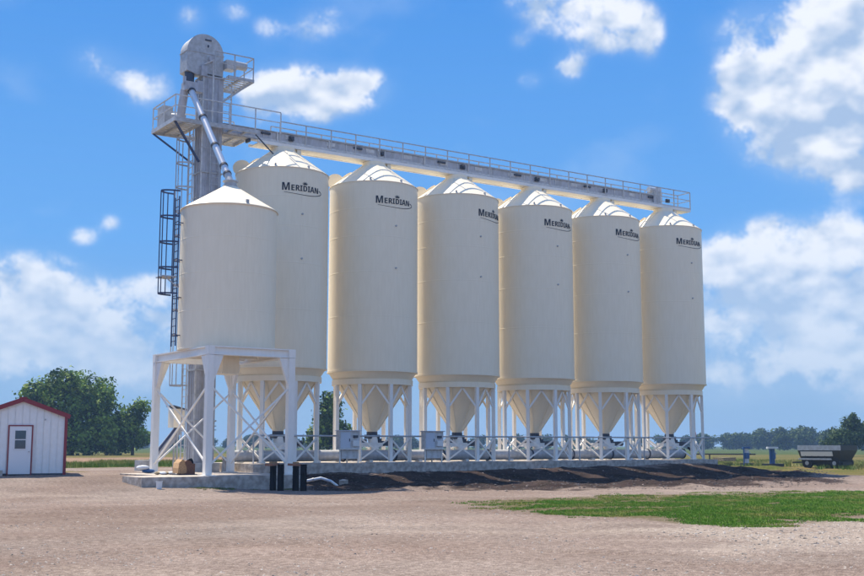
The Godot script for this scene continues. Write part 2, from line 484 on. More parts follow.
func make_scatter() -> void:
	var rng := RandomNumberGenerator.new(); rng.seed = 42
	# lawn patch
	var xf := []; var cs := PackedColorArray()
	while xf.size() < 30000:
		var x := rng.randf_range(-6.5, 17.0); var z := rng.randf_range(19.0, 33.6)
		var e := signed_in(Vector2(x, z), LAWN) + gn2.get_noise_2d(x * 0.9, z * 0.9) * 2.6 + 0.2
		if e < 0.0: continue
		var bare := gn.get_noise_2d(x * 1.1 + 9, z * 2.2 + 3)
		if z < 28.0 and bare > lerpf(-0.3, 0.35, (z - 19.0) / 8.0) and rng.randf() < 0.9: continue
		if rng.randf() > smoothstep(0.0, 1.0, e) + 0.25: continue
		var s := rng.randf_range(0.55, 1.25)
		xf.append(Transform3D(Basis(Vector3.UP, rng.randf() * TAU).scaled(Vector3(s, s * rng.randf_range(0.7, 1.2), s)), Vector3(x, ground_y(x, z) - 0.01, z)))
		var dry := clampf(gn.get_noise_2d(x * 1.4, z * 1.4) * 1.7 + rng.randf_range(-0.25, 0.3) + lerpf(0.35, 0.0, (z - 19.0) / 9.0), 0, 1)
		var c := Vector3(0.14, 0.31, 0.02).lerp(Vector3(0.38, 0.38, 0.11), dry)
		cs.append(Color(c.x, c.y, c.z))
	for i in 420:
		var x := rng.randf_range(-7.6, -3.2); var z := 7.75 + absf(rng.randfn()) * 0.4
		if gn2.get_noise_2d(x * 2.0, z) < -0.05: continue
		xf.append(Transform3D(Basis(Vector3.UP, rng.randf() * TAU).scaled(Vector3.ONE * rng.randf_range(0.5, 1.3)), Vector3(x, ground_y(x, z) - 0.01, z)))
		cs.append(Color(0.16, 0.2, 0.05))
	scatter("grass", "low green grass growing in a patch on the gravel yard", "grass", tuft_mesh(1, 9, 0.12, 0.055, 0.016), M.blade, xf, cs)
	# weeds behind the slab and round the yard edge
	xf = []; cs = PackedColorArray()
	while xf.size() < 9000:
		var t := rng.randf()
		var x: float; var z: float
		if t < 0.5:
			var q := Vector2(rng.randf_range(-24, 2), rng.randf_range(54, 86))
			x = -25.43 + q.x * 0.826 + q.y * 0.5636; z = 50.44 + q.x * 0.5636 - q.y * 0.826
			if x > -9.9 and x < 28.5 and z > -15.0: continue
			if q.y < 58.0 + 6.0 * gn.get_noise_2d(x, z) and rng.randf() < 0.92: continue
			if gn2.get_noise_2d(x * 0.5 + 11, z * 0.5) < -0.05 and rng.randf() < 0.85: continue
		else:
			x = rng.randf_range(29.5, 60.0); z = rng.randf_range(-26.0, 6.0)
			if signed_in(Vector2(x, z), SOIL) > -0.5: continue
			if gn2.get_noise_2d(x * 0.6, z * 0.6) < -0.12: continue
		var s := rng.randf_range(0.5, 1.2)
		xf.append(Transform3D(Basis(Vector3.UP, rng.randf() * TAU).scaled(Vector3(s, s, s)), Vector3(x, ground_y(x, z) - 0.02, z)))
		var dry := clampf(0.4 + gn.get_noise_2d(x * 0.6, z * 0.6) * 1.4 + rng.randf_range(-0.3, 0.3), 0, 1)
		var c := Vector3(0.1, 0.19, 0.025).lerp(Vector3(0.34, 0.29, 0.11), dry)
		cs.append(Color(c.x, c.y, c.z))
	scatter("weeds", "tall dry and green weeds along the edge of the yard", "weeds", tuft_mesh(2, 10, 0.3, 0.34, 0.03), M.blade, xf, cs)
	# stones
	var sm := MB.new()
	var ico := [Vector3(0.5, 0.1, 0), Vector3(0.1, 0.05, 0.42), Vector3(-0.45, 0.1, 0.12), Vector3(-0.15, 0.0, -0.4), Vector3(0.05, 0.34, 0.03), Vector3(0.28, 0.25, -0.2)]
	for f in [[0, 1, 4], [1, 2, 4], [2, 3, 4], [3, 5, 4], [5, 0, 4], [3, 0, 5], [3, 1, 0], [3, 2, 1]]:
		var p: Vector3 = ico[f[0]]; var q2: Vector3 = ico[f[1]]; var r: Vector3 = ico[f[2]]
		var nn := (q2 - p).cross(r - p).normalized()
		if nn.dot((p + q2 + r) / 3.0 - Vector3(0, 0.1, 0)) < 0: nn = -nn
		sm.tri(p, q2, r, nn)
	xf = []; cs = PackedColorArray()
	while xf.size() < 20000:
		var away := 14.0 + 34.0 * pow(rng.randf(), 1.2)
		var across := rng.randf_range(-0.4, 0.4) * away
		var x := -25.43 + across * 0.826 + away * 0.5636; var z := 50.44 + across * 0.5636 - away * 0.826
		var cl := gn2.get_noise_2d(x * 0.9 + 31, z * 0.9)
		var st := smoothstep(-1.0, 1.0, signed_in(Vector2(x, z), STONEY))
		if rng.randf() > 0.25 + 1.2 * cl + st: continue
		if signed_in(Vector2(x, z), LAWN) > 0.3 and rng.randf() < 0.9: continue
		var s := (0.013 + 0.065 * pow(rng.randf(), 6.0)) * (1.0 + st * 0.4)
		xf.append(Transform3D(Basis.from_euler(Vector3(rng.randf_range(-0.4, 0.4), rng.randf() * TAU, 0)).scaled(Vector3(s, s * rng.randf_range(0.6, 1.2), s)), Vector3(x, ground_y(x, z) - s * 0.12, z)))
		var dark := rng.randf()
		var g := lerpf(0.1, 0.22, dark * 2.0) if dark < 0.45 else lerpf(0.27, 0.35, dark)
		if st > 0.5: g *= 1.08
		cs.append(Color(g * 1.05, g * 0.96, g * 0.9))
	scatter("gravel", "loose small stones scattered over the gravel yard", "gravel", sm.mesh(), M.stone, xf, cs)
	xf = []; cs = PackedColorArray()
	while xf.size() < 6500:
		var x := rng.randf_range(-4.0, 38.0); var z := rng.randf_range(2.8, 18.5)
		var so := signed_in(Vector2(x, z), SOIL)
		if so < -0.7 + rng.randf() * 0.6: continue
		var s := 0.04 + 0.2 * pow(rng.randf(), 4.0)
		xf.append(Transform3D(Basis.from_euler(Vector3(rng.randf_range(-0.5, 0.5), rng.randf() * TAU, 0)).scaled(Vector3(s, s, s)), Vector3(x, ground_y(x, z) - s * 0.15, z)))
		var g := rng.randf_range(0.035, 0.09)
		if rng.randf() < 0.015: g = 0.3
		cs.append(Color(g * 1.05, g * 0.86, g * 0.82))
	scatter("soil_clods", "dark lumps of soil strewn along the foot of the slab", "soil", sm.mesh(), M.stone, xf, cs)

# ------------------------------------------------------------------ lettering bent round a bin wall
const BR := 2.285
func round_pt(x: float, y: float, out: float) -> Vector3:
	return Vector3(sin(x / BR) * (BR + out), y, cos(x / BR) * (BR + out))

func bent_text(txt: String, x0: float, width: float, y0: float, height: float) -> ArrayMesh:
	var tm := TextMesh.new()
	var sf := SystemFont.new()
	sf.font_names = PackedStringArray(["Droid Sans"]); sf.font_weight = 700
	tm.font = sf; tm.text = txt; tm.font_size = 64; tm.depth = 0.02; tm.pixel_size = 0.01
	var arr := tm.get_mesh_arrays()
	var vv: PackedVector3Array = arr[Mesh.ARRAY_VERTEX]
	var lo := Vector3(1e9, 1e9, 1e9); var hi := -lo
	for p in vv:
		lo = lo.min(p); hi = hi.max(p)
	var nn: PackedVector3Array = arr[Mesh.ARRAY_NORMAL]
	for i in vv.size():
		var p := vv[i]
		var x := x0 + (p.x - lo.x) / (hi.x - lo.x) * width
		var y := y0 + (p.y - lo.y) / (hi.y - lo.y) * height
		vv[i] = round_pt(x, y, 0.004 + (p.z - lo.z) / maxf(hi.z - lo.z, 1e-6) * 0.012)
		nn[i] = nn[i].rotated(Vector3.UP, x / BR)
	var out := []
	out.resize(Mesh.ARRAY_MAX)
	out[Mesh.ARRAY_VERTEX] = vv; out[Mesh.ARRAY_NORMAL] = nn
	if arr[Mesh.ARRAY_INDEX] != null: out[Mesh.ARRAY_INDEX] = arr[Mesh.ARRAY_INDEX]
	var m := ArrayMesh.new()
	m.add_surface_from_arrays(Mesh.PRIMITIVE_TRIANGLES, out)
	return m

func stroke(pts: Array, w0: float, w1: float, y0: float) -> MB:
	var b := MB.new()
	for i in pts.size() - 1:
		var p: Vector2 = pts[i]; var q: Vector2 = pts[i + 1]
		var t0 := lerpf(w0, w1, float(i) / (pts.size() - 1)); var t1 := lerpf(w0, w1, float(i + 1) / (pts.size() - 1))
		var s := (q - p).orthogonal().normalized()
		var nn := round_pt((p.x + q.x) * 0.5, 0, 0).normalized()
		b.quad(round_pt(p.x - s.x * t0, y0 + p.y - s.y * t0, 0.011), round_pt(q.x - s.x * t1, y0 + q.y - s.y * t1, 0.011), round_pt(q.x + s.x * t1, y0 + q.y + s.y * t1, 0.011), round_pt(p.x + s.x * t0, y0 + p.y + s.y * t0, 0.011), nn)
	return b

# ------------------------------------------------------------------ the large bins
const SLAB := 0.93
func make_bin(label: String) -> Node3D:
	var t := thing("storage_bin", label, "grain bin", Vector3(0, SLAB, 0), "large cream hopper bins standing in a row")
	var H := 4.5; var T := 13.99
	var b := MB.new()
	b.lathe([Vector2(BR, H), Vector2(BR, T)], 96)
	part(t, "shell", b, M.cream)
	for y in [H + 0.03, 7.2, 9.4, 11.2, 12.6]:
		b = MB.new()
		b.lathe([Vector2(BR, y - 0.03), Vector2(BR + 0.004, y - 0.012), Vector2(BR + 0.004, y + 0.012), Vector2(BR, y + 0.03)], 96)
		part(t, "weld_seam", b, M.cream)
	b = MB.new()
	b.lathe([Vector2(BR + 0.03, H), Vector2(BR + 0.03, H - 0.06), Vector2(BR - 0.06, H - 0.07)], 96)
	part(t, "bottom_lip", b, M.cream)
	b = MB.new()
	b.lathe([Vector2(BR, T), Vector2(BR + 0.03, T - 0.01), Vector2(BR + 0.03, T + 0.02), Vector2(0.68, 15.2)], 96)
	var roof := part(t, "roof", b, M.cream)
	for k in 12:
		var a := TAU * (k + 0.5) / 12.0
		var d := Vector3(sin(a), 0, cos(a))
		part(roof, "seam_rib", barm(d * (BR + 0.0) + Vector3.UP * (T + 0.03), d * 0.68 + Vector3.UP * 15.205, 0.03, 0.03), M.cream)
	b = MB.new()
	b.lathe([Vector2(0.72, 15.14), Vector2(0.7, 15.22), Vector2(0.62, 15.23), Vector2(0.6, 15.43)], 32)
	part(t, "collar", b, M.cream)
	# frame that carries the catwalk
	for s in [[0.74, 0.24], [0.74, -0.6]]:
		var r := Vector2(s[0], s[1]).length()
		var y := 15.2 - (r - 0.68) * 0.73
		part(t, "catwalk_post", boxm(Vector3(s[0], (y - 0.08 + 15.43) * 0.5, s[1]), Vector3(0.22, 15.43 - y + 0.08, 0.16)), M.cream)
	# open round hatch lid leaning back on its hinge
	var lb := MB.new()
	var hp := Vector3(-1.8, 14.42, -0.9)
	var ax := Vector3(-0.5, 0.3, 0.8).normalized()
	lb.cyl(hp - ax * 0.035, hp + ax * 0.02, 0.43, 0.43, 28)
	lb.cyl(hp + ax * 0.02, hp + ax * 0.05, 0.4, 0.1, 28)
	var lm := part(t, "hatch_lid", lb, M.cream)
	part(lm, "hinge_arm", barm(hp - ax * 0.04, Vector3(-1.35, 14.4, -0.85), 0.06, 0.06), M.galv)
	b = MB.new()
	var hc := Vector3(-1.15, 14.68, -0.85)
	var hn := Vector3(-0.47, 0.81, -0.35).normalized()
	b.cyl(hc - hn * 0.05, hc + hn * 0.06, 0.38, 0.38, 24)
	part(t, "hatch_rim", b, M.cream)
	for a in [0.12, -0.62, 1.1]:
		part(t, "roof_bracket", boxm(Vector3(sin(a) * (BR - 0.05), T + 0.1, cos(a) * (BR - 0.05)), Vector3(0.09, 0.16, 0.07), Basis(Vector3.UP, a)), M.galv)
	for y in [11.75, 9.6]:
		var a := -0.03
		var d := Vector3(sin(a), 0, cos(a))
		b = MB.new()
		b.cyl(d * (BR - 0.01) + Vector3.UP * y, d * (BR + 0.05) + Vector3.UP * y, 0.05, 0.045, 12)
		part(t, "sight_port", b, M.galv)
	# hopper, ring and legs
	b = MB.new()
	b.lathe([Vector2(BR - 0.02, H), Vector2(0.25, 1.5)], 96)
	var hop := part(t, "hopper", b, M.cream)
	b = MB.new()
	b.cyl(Vector3(0, 1.5, 0), Vector3(0, 1.36, 0), 0.28, 0.28, 20)
	b.box(Vector3(0, 1.26, 0), Vector3(0.62, 0.2, 0.5))
	part(hop, "slide_gate", b, M.dark_steel)
	b = MB.new()
	b.box(Vector3(0.6, 0.92, 0.15), Vector3(0.5, 0.26, 0.34)); b.cyl(Vector3(0.8, 0.92, 0.15), Vector3(1.2, 0.92, 0.15), 0.14, 0.14, 12); b.box(Vector3(0.3, 1.02, 0.15), Vector3(0.2, 0.3, 0.3))
	part(hop, "gate_motor", b, M.dark_steel)
	part(hop, "gate_switch", boxm(Vector3(-0.55, 1.05, 0.1), Vector3(0.24, 0.18, 0.24)), M.dark_steel)
	b = MB.new()
	b.box(Vector3(-0.25, 0.86, 0.1), Vector3(1.3, 0.2, 0.6)); b.cyl(Vector3(0, 1.16, 0.05), Vector3(0, 0.55, 0.28), 0.26, 0.22, 16)
	part(hop, "inlet_box", b, M.white_paint)
	for k in 8:
		var a := TAU * k / 8.0
		var d := Vector3(sin(a), 0, cos(a))
		part(hop, "stiffener", barm(d * 2.0 + Vector3.UP * 4.06, d * 0.34 + Vector3.UP * 1.62, 0.03, 0.05), M.cream)
	b = MB.new()
	b.lathe([Vector2(1.9, 4.09), Vector2(2.06, 4.09), Vector2(2.06, 3.82), Vector2(1.9, 3.82), Vector2(1.9, 4.09)], 64)
	part(t, "ring_beam", b, M.cream)
	var off := deg_to_rad(-4.0)
	for k in 8:
		var a := off + TAU * k / 8.0
		var a2 := off + TAU * (k + 1) / 8.0
		var d := Vector3(sin(a), 0, cos(a)) * 1.98
		var e := Vector3(sin(a2), 0, cos(a2)) * 1.98
		var lg := part(t, "leg", boxm(d + Vector3.UP * 1.93, Vector3(0.17, 3.78, 0.17), Basis(Vector3.UP, a)), M.white_paint)
		part(lg, "base_plate", boxm(d + Vector3.UP * 0.012, Vector3(0.34, 0.024, 0.34), Basis(Vector3.UP, a)), M.white_paint)
		var m := (d + e) * 0.5
		part(t, "knee_brace", barm(m + Vector3.UP * 3.8, d.lerp(e, 0.05) + Vector3.UP * 2.85, 0.07, 0.09), M.white_paint)
		part(t, "knee_brace", barm(m + Vector3.UP * 3.8, e.lerp(d, 0.05) + Vector3.UP * 2.85, 0.07, 0.09), M.white_paint)
		if k in [6, 7, 0, 1, 3, 4]:
			var o := (m.normalized()) * 0.04
			part(t, "cross_brace", barm(d + Vector3.UP * 0.1 + o, e + Vector3.UP * 1.2 + o, 0.06, 0.08), M.white_paint)
			part(t, "cross_brace", barm(e + Vector3.UP * 0.1 - o, d + Vector3.UP * 1.2 - o, 0.06, 0.08), M.white_paint)
	# the maker's mark
	var ly := 12.86
	var logo := part(t, "lettering", bent_text("M", -1.02, 0.36, ly, 0.37), M.letter)
	part(logo, "letters", bent_text("ERIDIAN", -0.58, 1.5, ly, 0.28), M.letter)
	var sw := []
	for i in 25:
		var u := float(i) / 24.0
		sw.append(Vector2(lerpf(-0.92, 1.08, u), -0.09 - 0.1 * sin(u * PI * 0.8) + 0.1 * pow(u, 6.0)))
	for p in [Vector2(1.15, 0.0), Vector2(1.14, 0.07), Vector2(1.06, 0.12), Vector2(0.97, 0.14)]: sw.append(p)
	part(logo, "underline", stroke(sw, 0.009, 0.02, ly), M.letter)
	var em := MB.new()
	for i in 7:
		var an := lerpf(-1.1, 1.1, i / 6.0)
		var s := stroke([Vector2(0.12 + sin(an) * 0.03, 0.3 + cos(an) * 0.03), Vector2(0.12 + sin(an) * 0.1, 0.3 + cos(an) * 0.1), Vector2(0.12 + sin(an) * 0.17, 0.3 + cos(an) * 0.17)], 0.026, 0.006, ly)
		for j in s.ix.size(): em.ix.append(s.ix[j] + em.v.size())
		em.v.append_array(s.v); em.n.append_array(s.n); em.uv.append_array(s.uv); em.c.append_array(s.c)
	part(logo, "emblem", em, M.letter)
	return t

func make_bins() -> void:
	var labels := [
		"cream hopper bin next to the elevator tower, first of the row",
		"cream hopper bin second in the row from the elevator tower",
		"cream hopper bin third from the elevator tower, its lettering turned partly away",
		"cream hopper bin fourth in the row from the elevator tower",
		"cream hopper bin fifth in the row, next to the last",
		"cream hopper bin at the far end of the row from the elevator tower"]
	var turn := [-1.5, -3.0, 21.0, 4.0, 5.0, -1.5]
	var proto := make_bin(labels[0])
	for i in 6:
		var o := proto if i == 0 else copy(proto, "storage_bin", labels[i])
		o.position = Vector3(5.29 * i, SLAB, 0)
	for i in 6:
		var o := get_node("storage_bin" if i == 0 else "storage_bin_%03d" % i)
		(o.get_node("lettering") as Node3D).rotation.y = deg_to_rad(turn[i])

# ------------------------------------------------------------------ rails and ladders
func rail_run(parent: Node, pts: Array, h: float, gap: float, mt: Material, r := 0.024) -> void:
	for i in pts.size() - 1:
		var a: Vector3 = pts[i]; var b: Vector3 = pts[i + 1]
		part(parent, "top_rail", barm(a + Vector3.UP * h, b + Vector3.UP * h, r * 2, r * 2), mt)
		part(parent, "mid_rail", barm(a + Vector3.UP * h * 0.52, b + Vector3.UP * h * 0.52, r * 1.6, r * 1.6), mt)
		var n := maxi(1, int(round(a.distance_to(b) / gap)))
		for k in range(0 if i == 0 else 1, n + 1):
			var p := a.lerp(b, float(k) / n)
			part(parent, "post", boxm(p + Vector3.UP * (h * 0.5 - 0.012), Vector3(r * 2, h - 0.03, r * 2)), mt)

func ladder_mesh(foot: Vector3, h: float, side: Vector3, step := 0.32) -> MB:
	var b := MB.new()
	for s in [-1.0, 1.0]:
		b.box(foot + side * s * 0.23 + Vector3.UP * h * 0.5, Vector3(0.05, h, 0.05))
	for k in int(h / step):
		b.bar(foot - side * 0.21 + Vector3.UP * (0.2 + k * step), foot + side * 0.21 + Vector3.UP * (0.2 + k * step), 0.03, 0.03)
	return b

func cage_mesh(foot: Vector3, lo: float, hi: float, side: Vector3, out: Vector3, gap: float) -> MB:
	var b := MB.new()
	var ring := []
	for k in 9:
		var a := PI * k / 8.0
		ring.append(side * cos(a) * 0.38 + out * (0.02 + sin(a) * 0.72))
	var y := lo
	while y <= hi + 0.01:
		for k in 8: b.bar(foot + ring[k] + Vector3.UP * y, foot + ring[k + 1] + Vector3.UP * y, 0.02, 0.07)
		y += gap
	for k in [1, 3, 4, 5, 7]:
		b.box(foot + ring[k] + Vector3.UP * (lo + hi) * 0.5, Vector3(0.035, hi - lo, 0.035))
	return b

# ------------------------------------------------------------------ catwalk, conveyors, elevator
func make_catwalk() -> void:
	var t := thing("catwalk", "long galvanized catwalk with handrails running above the bin roofs", "catwalk", Vector3(0, 16.38, -0.28))
	var a := -1.55; var e := 28.5
	for v in [0.62, -0.4]:
		for k in 5:
			var p := lerpf(a, e, k / 5.0); var q := lerpf(a, e, (k + 1) / 5.0)
			part(t, "beam", boxm(Vector3((p + q) * 0.5, 0.085, v), Vector3(q - p - 0.006, 0.13, 0.08)), M.white_paint)
	for k in 20:
		var x := lerpf(a + 0.02, e - 0.02, (k + 0.5) / 20.0)
		part(t, "deck_panel", boxm(Vector3(x, 0.005, 0.26), Vector3(1.49, 0.03, 0.82)), M.white_paint)
		part(t, "kick_plate", boxm(Vector3(x, 0.19, 0.655), Vector3(1.49, 0.08, 0.012)), M.galv_light)
		part(t, "cross_member", boxm(Vector3(x, 0.085, 0.11), Vector3(0.08, 0.12, 0.94)), M.galv)
	rail_run(t, [Vector3(a + 1.2, 0.15, 0.63), Vector3(e, 0.15, 0.63), Vector3(e, 0.15, -0.42), Vector3(a + 1.2, 0.15, -0.42)], 1.1, 1.45, M.galv)

	var c := thing("roof_conveyor", "grey enclosed conveyor trough lying along the catwalk above the bins", "conveyor", Vector3(0, 16.54, -0.38))
	var n := 10
	for k in n:
		var p := lerpf(-3.2, 26.2, float(k) / n); var q := lerpf(-3.2, 26.2, float(k + 1) / n)
		var b := MB.new()
		b.box(Vector3((p + q) * 0.5, 0.4, 0), Vector3(q - p - 0.08, 0.5, 0.42))
		var s := part(c, "trough", b, M.trunk_steel)
		part(s, "lid", boxm(Vector3((p + q) * 0.5, 0.67, 0), Vector3(q - p - 0.08, 0.03, 0.56)), M.galv)
		part(s, "return_strip", boxm(Vector3((p + q) * 0.5, 0.24, 0.225), Vector3(q - p - 0.1, 0.09, 0.03)), M.galv_light)
		part(c, "flange", boxm(Vector3(q, 0.4, 0), Vector3(0.07, 0.6, 0.54)), M.galv_light)
		part(c, "support", boxm(Vector3((p + q) * 0.5, 0.07, 0), Vector3(0.1, 0.16, 0.4)), M.dark_steel)
	for i in 6:
		var x := 5.29 * i
		var b := MB.new()
		b.box(Vector3(x, 0.06, 0), Vector3(0.5, 0.2, 0.44))
		b.cyl(Vector3(x, -0.04, 0.05), Vector3(x, -0.3, 0.1), 0.24, 0.24, 16)
		part(c, "drop_spout", b, M.galv)
		b = MB.new()
		b.box(Vector3(x + 0.5, 0.45, 0.29), Vector3(0.26, 0.22, 0.14)); b.cyl(Vector3(x + 0.5, 0.45, 0.34), Vector3(x + 0.5, 0.45, 0.42), 0.09, 0.09, 10); b.box(Vector3(x - 0.9, 0.52, 0.26), Vector3(0.5, 0.1, 0.08))
		part(c, "gate_actuator", b, M.dark_steel)
	for k in 12:
		var x := -1.9 + k * 2.35
		part(c, "inspection_door", boxm(Vector3(x, 0.5, 0.222), Vector3(0.5, 0.2, 0.02)), M.galv_light)
		part(c, "stiffener", boxm(Vector3(x + 0.9, 0.4, 0.225), Vector3(0.05, 0.5, 0.03)), M.galv_light)
	var b2 := MB.new()
	b2.box(Vector3(26.0, 0.5, 0.05), Vector3(0.6, 0.9, 0.6))
	part(c, "drive_head", b2, M.galv)
	b2 = MB.new()
	b2.cyl(Vector3(25.5, 1.05, 0.1), Vector3(26.05, 1.05, 0.1), 0.17, 0.17, 14); b2.box(Vector3(26.25, 1.0, 0.1), Vector3(0.34, 0.5, 0.4))
	part(c, "motor", b2, M.galv_light)

func make_elevator() -> void:
	var t := thing("bucket_elevator", "tall grey bucket elevator tower with round head and platforms", "elevator tower", Vector3(-3.8, 0.55, -0.43))
	var O := Vector3(3.8, -0.55, 0.43)      # from yard to tower coordinates
	var y := 0.55
	var k := 0
	while y < 19.3:
		var y2 := minf(y + 2.35, 19.45)
		part(t, "trunk_section", boxm(O + Vector3(-3.8, (y + y2) * 0.5, -0.43), Vector3(1.0, y2 - y - 0.05, 0.95)), M.trunk_steel)
		part(t, "flange", boxm(O + Vector3(-3.8, y2 - 0.02, -0.43), Vector3(1.12, 0.07, 1.07)), M.galv)
		part(t, "corner_angle", boxm(O + Vector3(-4.31, (y + y2) * 0.5, 0.03), Vector3(0.07, y2 - y - 0.06, 0.07)), M.galv_light)
		for dx in [-0.28, 0.0, 0.28]:
			part(t, "casing_rib", boxm(O + Vector3(-3.8 + dx, (y + y2) * 0.5, 0.06), Vector3(0.05, y2 - y - 0.1, 0.04)), M.trunk_steel)
			part(t, "casing_rib", boxm(O + Vector3(-4.315, (y + y2) * 0.5, -0.43 + dx), Vector3(0.04, y2 - y - 0.1, 0.05)), M.trunk_steel)
		part(t, "bolt_band", boxm(O + Vector3(-3.8, (y + y2) * 0.5, -0.43), Vector3(1.05, 0.05, 1.0)), M.galv)
		y = y2; k += 1
	part(t, "boot", boxm(O + Vector3(-3.8, 0.75, -0.43), Vector3(1.5, 0.42, 1.2)), M.galv)
	# head: an arched housing
	var h := MB.new()
	var c0 := -4.22; var R := 0.93
	var z0 := -0.9; var z1 := -0.02
	var ring := [Vector2(c0 + R, 19.47)]
	for i in 21: ring.append(Vector2(c0 + cos(PI * i / 20.0) * R, 20.5 + sin(PI * i / 20.0) * R))
	ring.append(Vector2(c0 - R, 19.5)); ring.append(Vector2(c0 - R + 0.55, 19.35)); ring.append(Vector2(c0 - R + 0.8, 19.5))
	for i in ring.size():
		var p: Vector2 = ring[i]; var q: Vector2 = ring[(i + 1) % ring.size()]
		var nn := Vector3((q - p).y, -(q - p).x, 0).normalized()
		h.quad(O + Vector3(p.x, p.y, z0), O + Vector3(q.x, q.y, z0), O + Vector3(q.x, q.y, z1), O + Vector3(p.x, p.y, z1), nn)
		h.tri(O + Vector3(p.x, p.y, z1), O + Vector3(q.x, q.y, z1), O + Vector3(c0, 20.3, z1), Vector3(0, 0, 1))
		h.tri(O + Vector3(p.x, p.y, z0), O + Vector3(q.x, q.y, z0), O + Vector3(c0, 20.3, z0), Vector3(0, 0, -1))
	var head := part(t, "head_housing", h, M.galv)
	part(head, "seam_flange", boxm(O + Vector3(c0, 20.48, -0.46), Vector3(2 * R + 0.06, 0.04, 0.93)), M.galv)
	part(head, "inspection_port", boxm(O + Vector3(-4.1, 21.15, 0.0), Vector3(0.32, 0.07, 0.03)), M.dark_steel)
	part(head, "inspection_port", boxm(O + Vector3(-4.1, 20.85, 0.0), Vector3(0.07, 0.12, 0.03)), M.dark_steel)
	var b := MB.new()
	b.cyl(O + Vector3(-3.95, 20.2, 0.02), O + Vector3(-3.95, 20.2, 0.16), 0.14, 0.14, 14); b.box(O + Vector3(-4.32, 19.55, 0.05), Vector3(0.3, 0.5, 0.2))
	part(head, "bearing", b, M.trunk_steel)
	b = MB.new()
	b.box(O + Vector3(-3.0, 20.05, 0.05), Vector3(0.5, 0.45, 0.5)); b.cyl(O + Vector3(-2.78, 20.15, 0.08), O + Vector3(-2.15, 20.12, 0.12), 0.2, 0.2, 14)
	part(t, "motor", b, M.galv)
	# discharge
	b = MB.new()
	b.cyl(O + Vector3(-4.88, 19.52, -0.35), O + Vector3(-4.95, 18.85, -0.1), 0.24, 0.2, 14)
	part(t, "discharge_throat", b, M.dark_steel)
	b = MB.new()
	b.box(O + Vector3(-5.0, 18.62, 0.05), Vector3(0.62, 0.42, 0.6)); b.box(O + Vector3(-4.55, 18.7, 0.1), Vector3(0.3, 0.55, 0.3)); b.box(O + Vector3(-5.3, 18.9, 0.1), Vector3(0.12, 0.4, 0.12))
	part(t, "two_way_valve", b, M.trunk_steel)
	b = MB.new()
	b.cyl(O + Vector3(-5.2, 18.5, -0.1), O + Vector3(-5.25, 17.0, -0.45), 0.2, 0.2, 14)
	part(t, "side_chute", b, M.trunk_steel)
	# upper platform
	var up := part(t, "upper_platform", boxm(O + Vector3(-1.97, 19.33, -0.5), Vector3(0.1, 0.16, 2.2)), M.galv)
	part(up, "edge_beam", boxm(O + Vector3(-2.65, 19.33, 0.56), Vector3(1.26, 0.14, 0.08)), M.galv)
	part(up, "edge_beam", boxm(O + Vector3(-2.65, 19.33, -1.56), Vector3(1.26, 0.14, 0.08)), M.galv)
	for i in 6: part(up, "deck_bar", boxm(O + Vector3(-2.65, 19.38, -1.3 + i * 0.33), Vector3(1.24, 0.04, 0.13)), M.galv_light)
	part(up, "deck_joist", boxm(O + Vector3(-2.66, 19.3, -0.5), Vector3(0.08, 0.1, 2.0)), M.galv)
	rail_run(up, [O + Vector3(-3.95, 19.4, 0.56), O + Vector3(-1.96, 19.4, 0.56), O + Vector3(-1.96, 19.4, -1.56), O + Vector3(-3.2, 19.4, -1.56)], 1.08, 0.95, M.galv)
	part(up, "knee_strut", barm(O + Vector3(-2.05, 19.24, 0.5), O + Vector3(-3.28, 18.2, 0.0), 0.06, 0.06), M.galv)
	part(up, "knee_strut", barm(O + Vector3(-2.05, 19.24, -1.5), O + Vector3(-3.28, 18.2, -0.85), 0.06, 0.06), M.galv)
	# lower platform
	var lp := part(t, "lower_platform", boxm(O + Vector3(-5.9, 16.82, -0.82), Vector3(0.1, 0.2, 2.95)), M.galv_light)
	part(lp, "edge_beam", boxm(O + Vector3(-3.75, 16.82, 0.62), Vector3(4.2, 0.2, 0.08)), M.galv)
	part(lp, "edge_beam", boxm(O + Vector3(-3.75, 16.82, -2.26), Vector3(4.2, 0.2, 0.08)), M.galv)
	part(lp, "edge_beam", boxm(O + Vector3(-1.62, 16.82, -1.6), Vector3(0.08, 0.2, 1.24)), M.galv)
	for i in 9: part(lp, "deck_bar", boxm(O + Vector3(-5.1, 16.9, -2.1 + i * 0.315), Vector3(1.5, 0.04, 0.2)), M.galv_light)
	for i in 4: part(lp, "deck_bar", boxm(O + Vector3(-2.45, 16.9, -2.05 + i * 0.315), Vector3(1.62, 0.04, 0.2)), M.galv_light)
	part(lp, "deck_bar", boxm(O + Vector3(-3.0, 16.9, 0.36), Vector3(2.6, 0.04, 0.4)), M.galv_light)
	for x in [-5.3, -4.6, -2.9, -2.2]: part(lp, "deck_joist", boxm(O + Vector3(x, 16.82, -0.82), Vector3(0.08, 0.1, 2.75)), M.galv)
	rail_run(lp, [O + Vector3(-0.45, 16.92, 0.6), O + Vector3(-5.9, 16.92, 0.6), O + Vector3(-5.9, 16.92, -2.25), O + Vector3(-1.65, 16.92, -2.25)], 1.08, 1.35, M.galv_light)
	part(lp, "strut", barm(O + Vector3(-5.88, 16.72, 0.55), O + Vector3(-4.4, 15.1, -0.05), 0.09, 0.09), M.navy)
	part(lp, "strut", barm(O + Vector3(-5.88, 16.72, -2.2), O + Vector3(-4.4, 15.1, -0.7), 0.09, 0.09), M.navy)
	part(lp, "strut", barm(O + Vector3(-1.75, 16.72, 0.5), O + Vector3(-0.3, 15.35, 0.7), 0.05, 0.05), M.dark_steel)
	b = MB.new()
	b.box(O + Vector3(-5.55, 17.45, -1.6), Vector3(0.5, 1.0, 0.7)); b.cyl(O + Vector3(-5.5, 17.3, -0.9), O + Vector3(-4.9, 17.3, -0.6), 0.2, 0.2, 12)
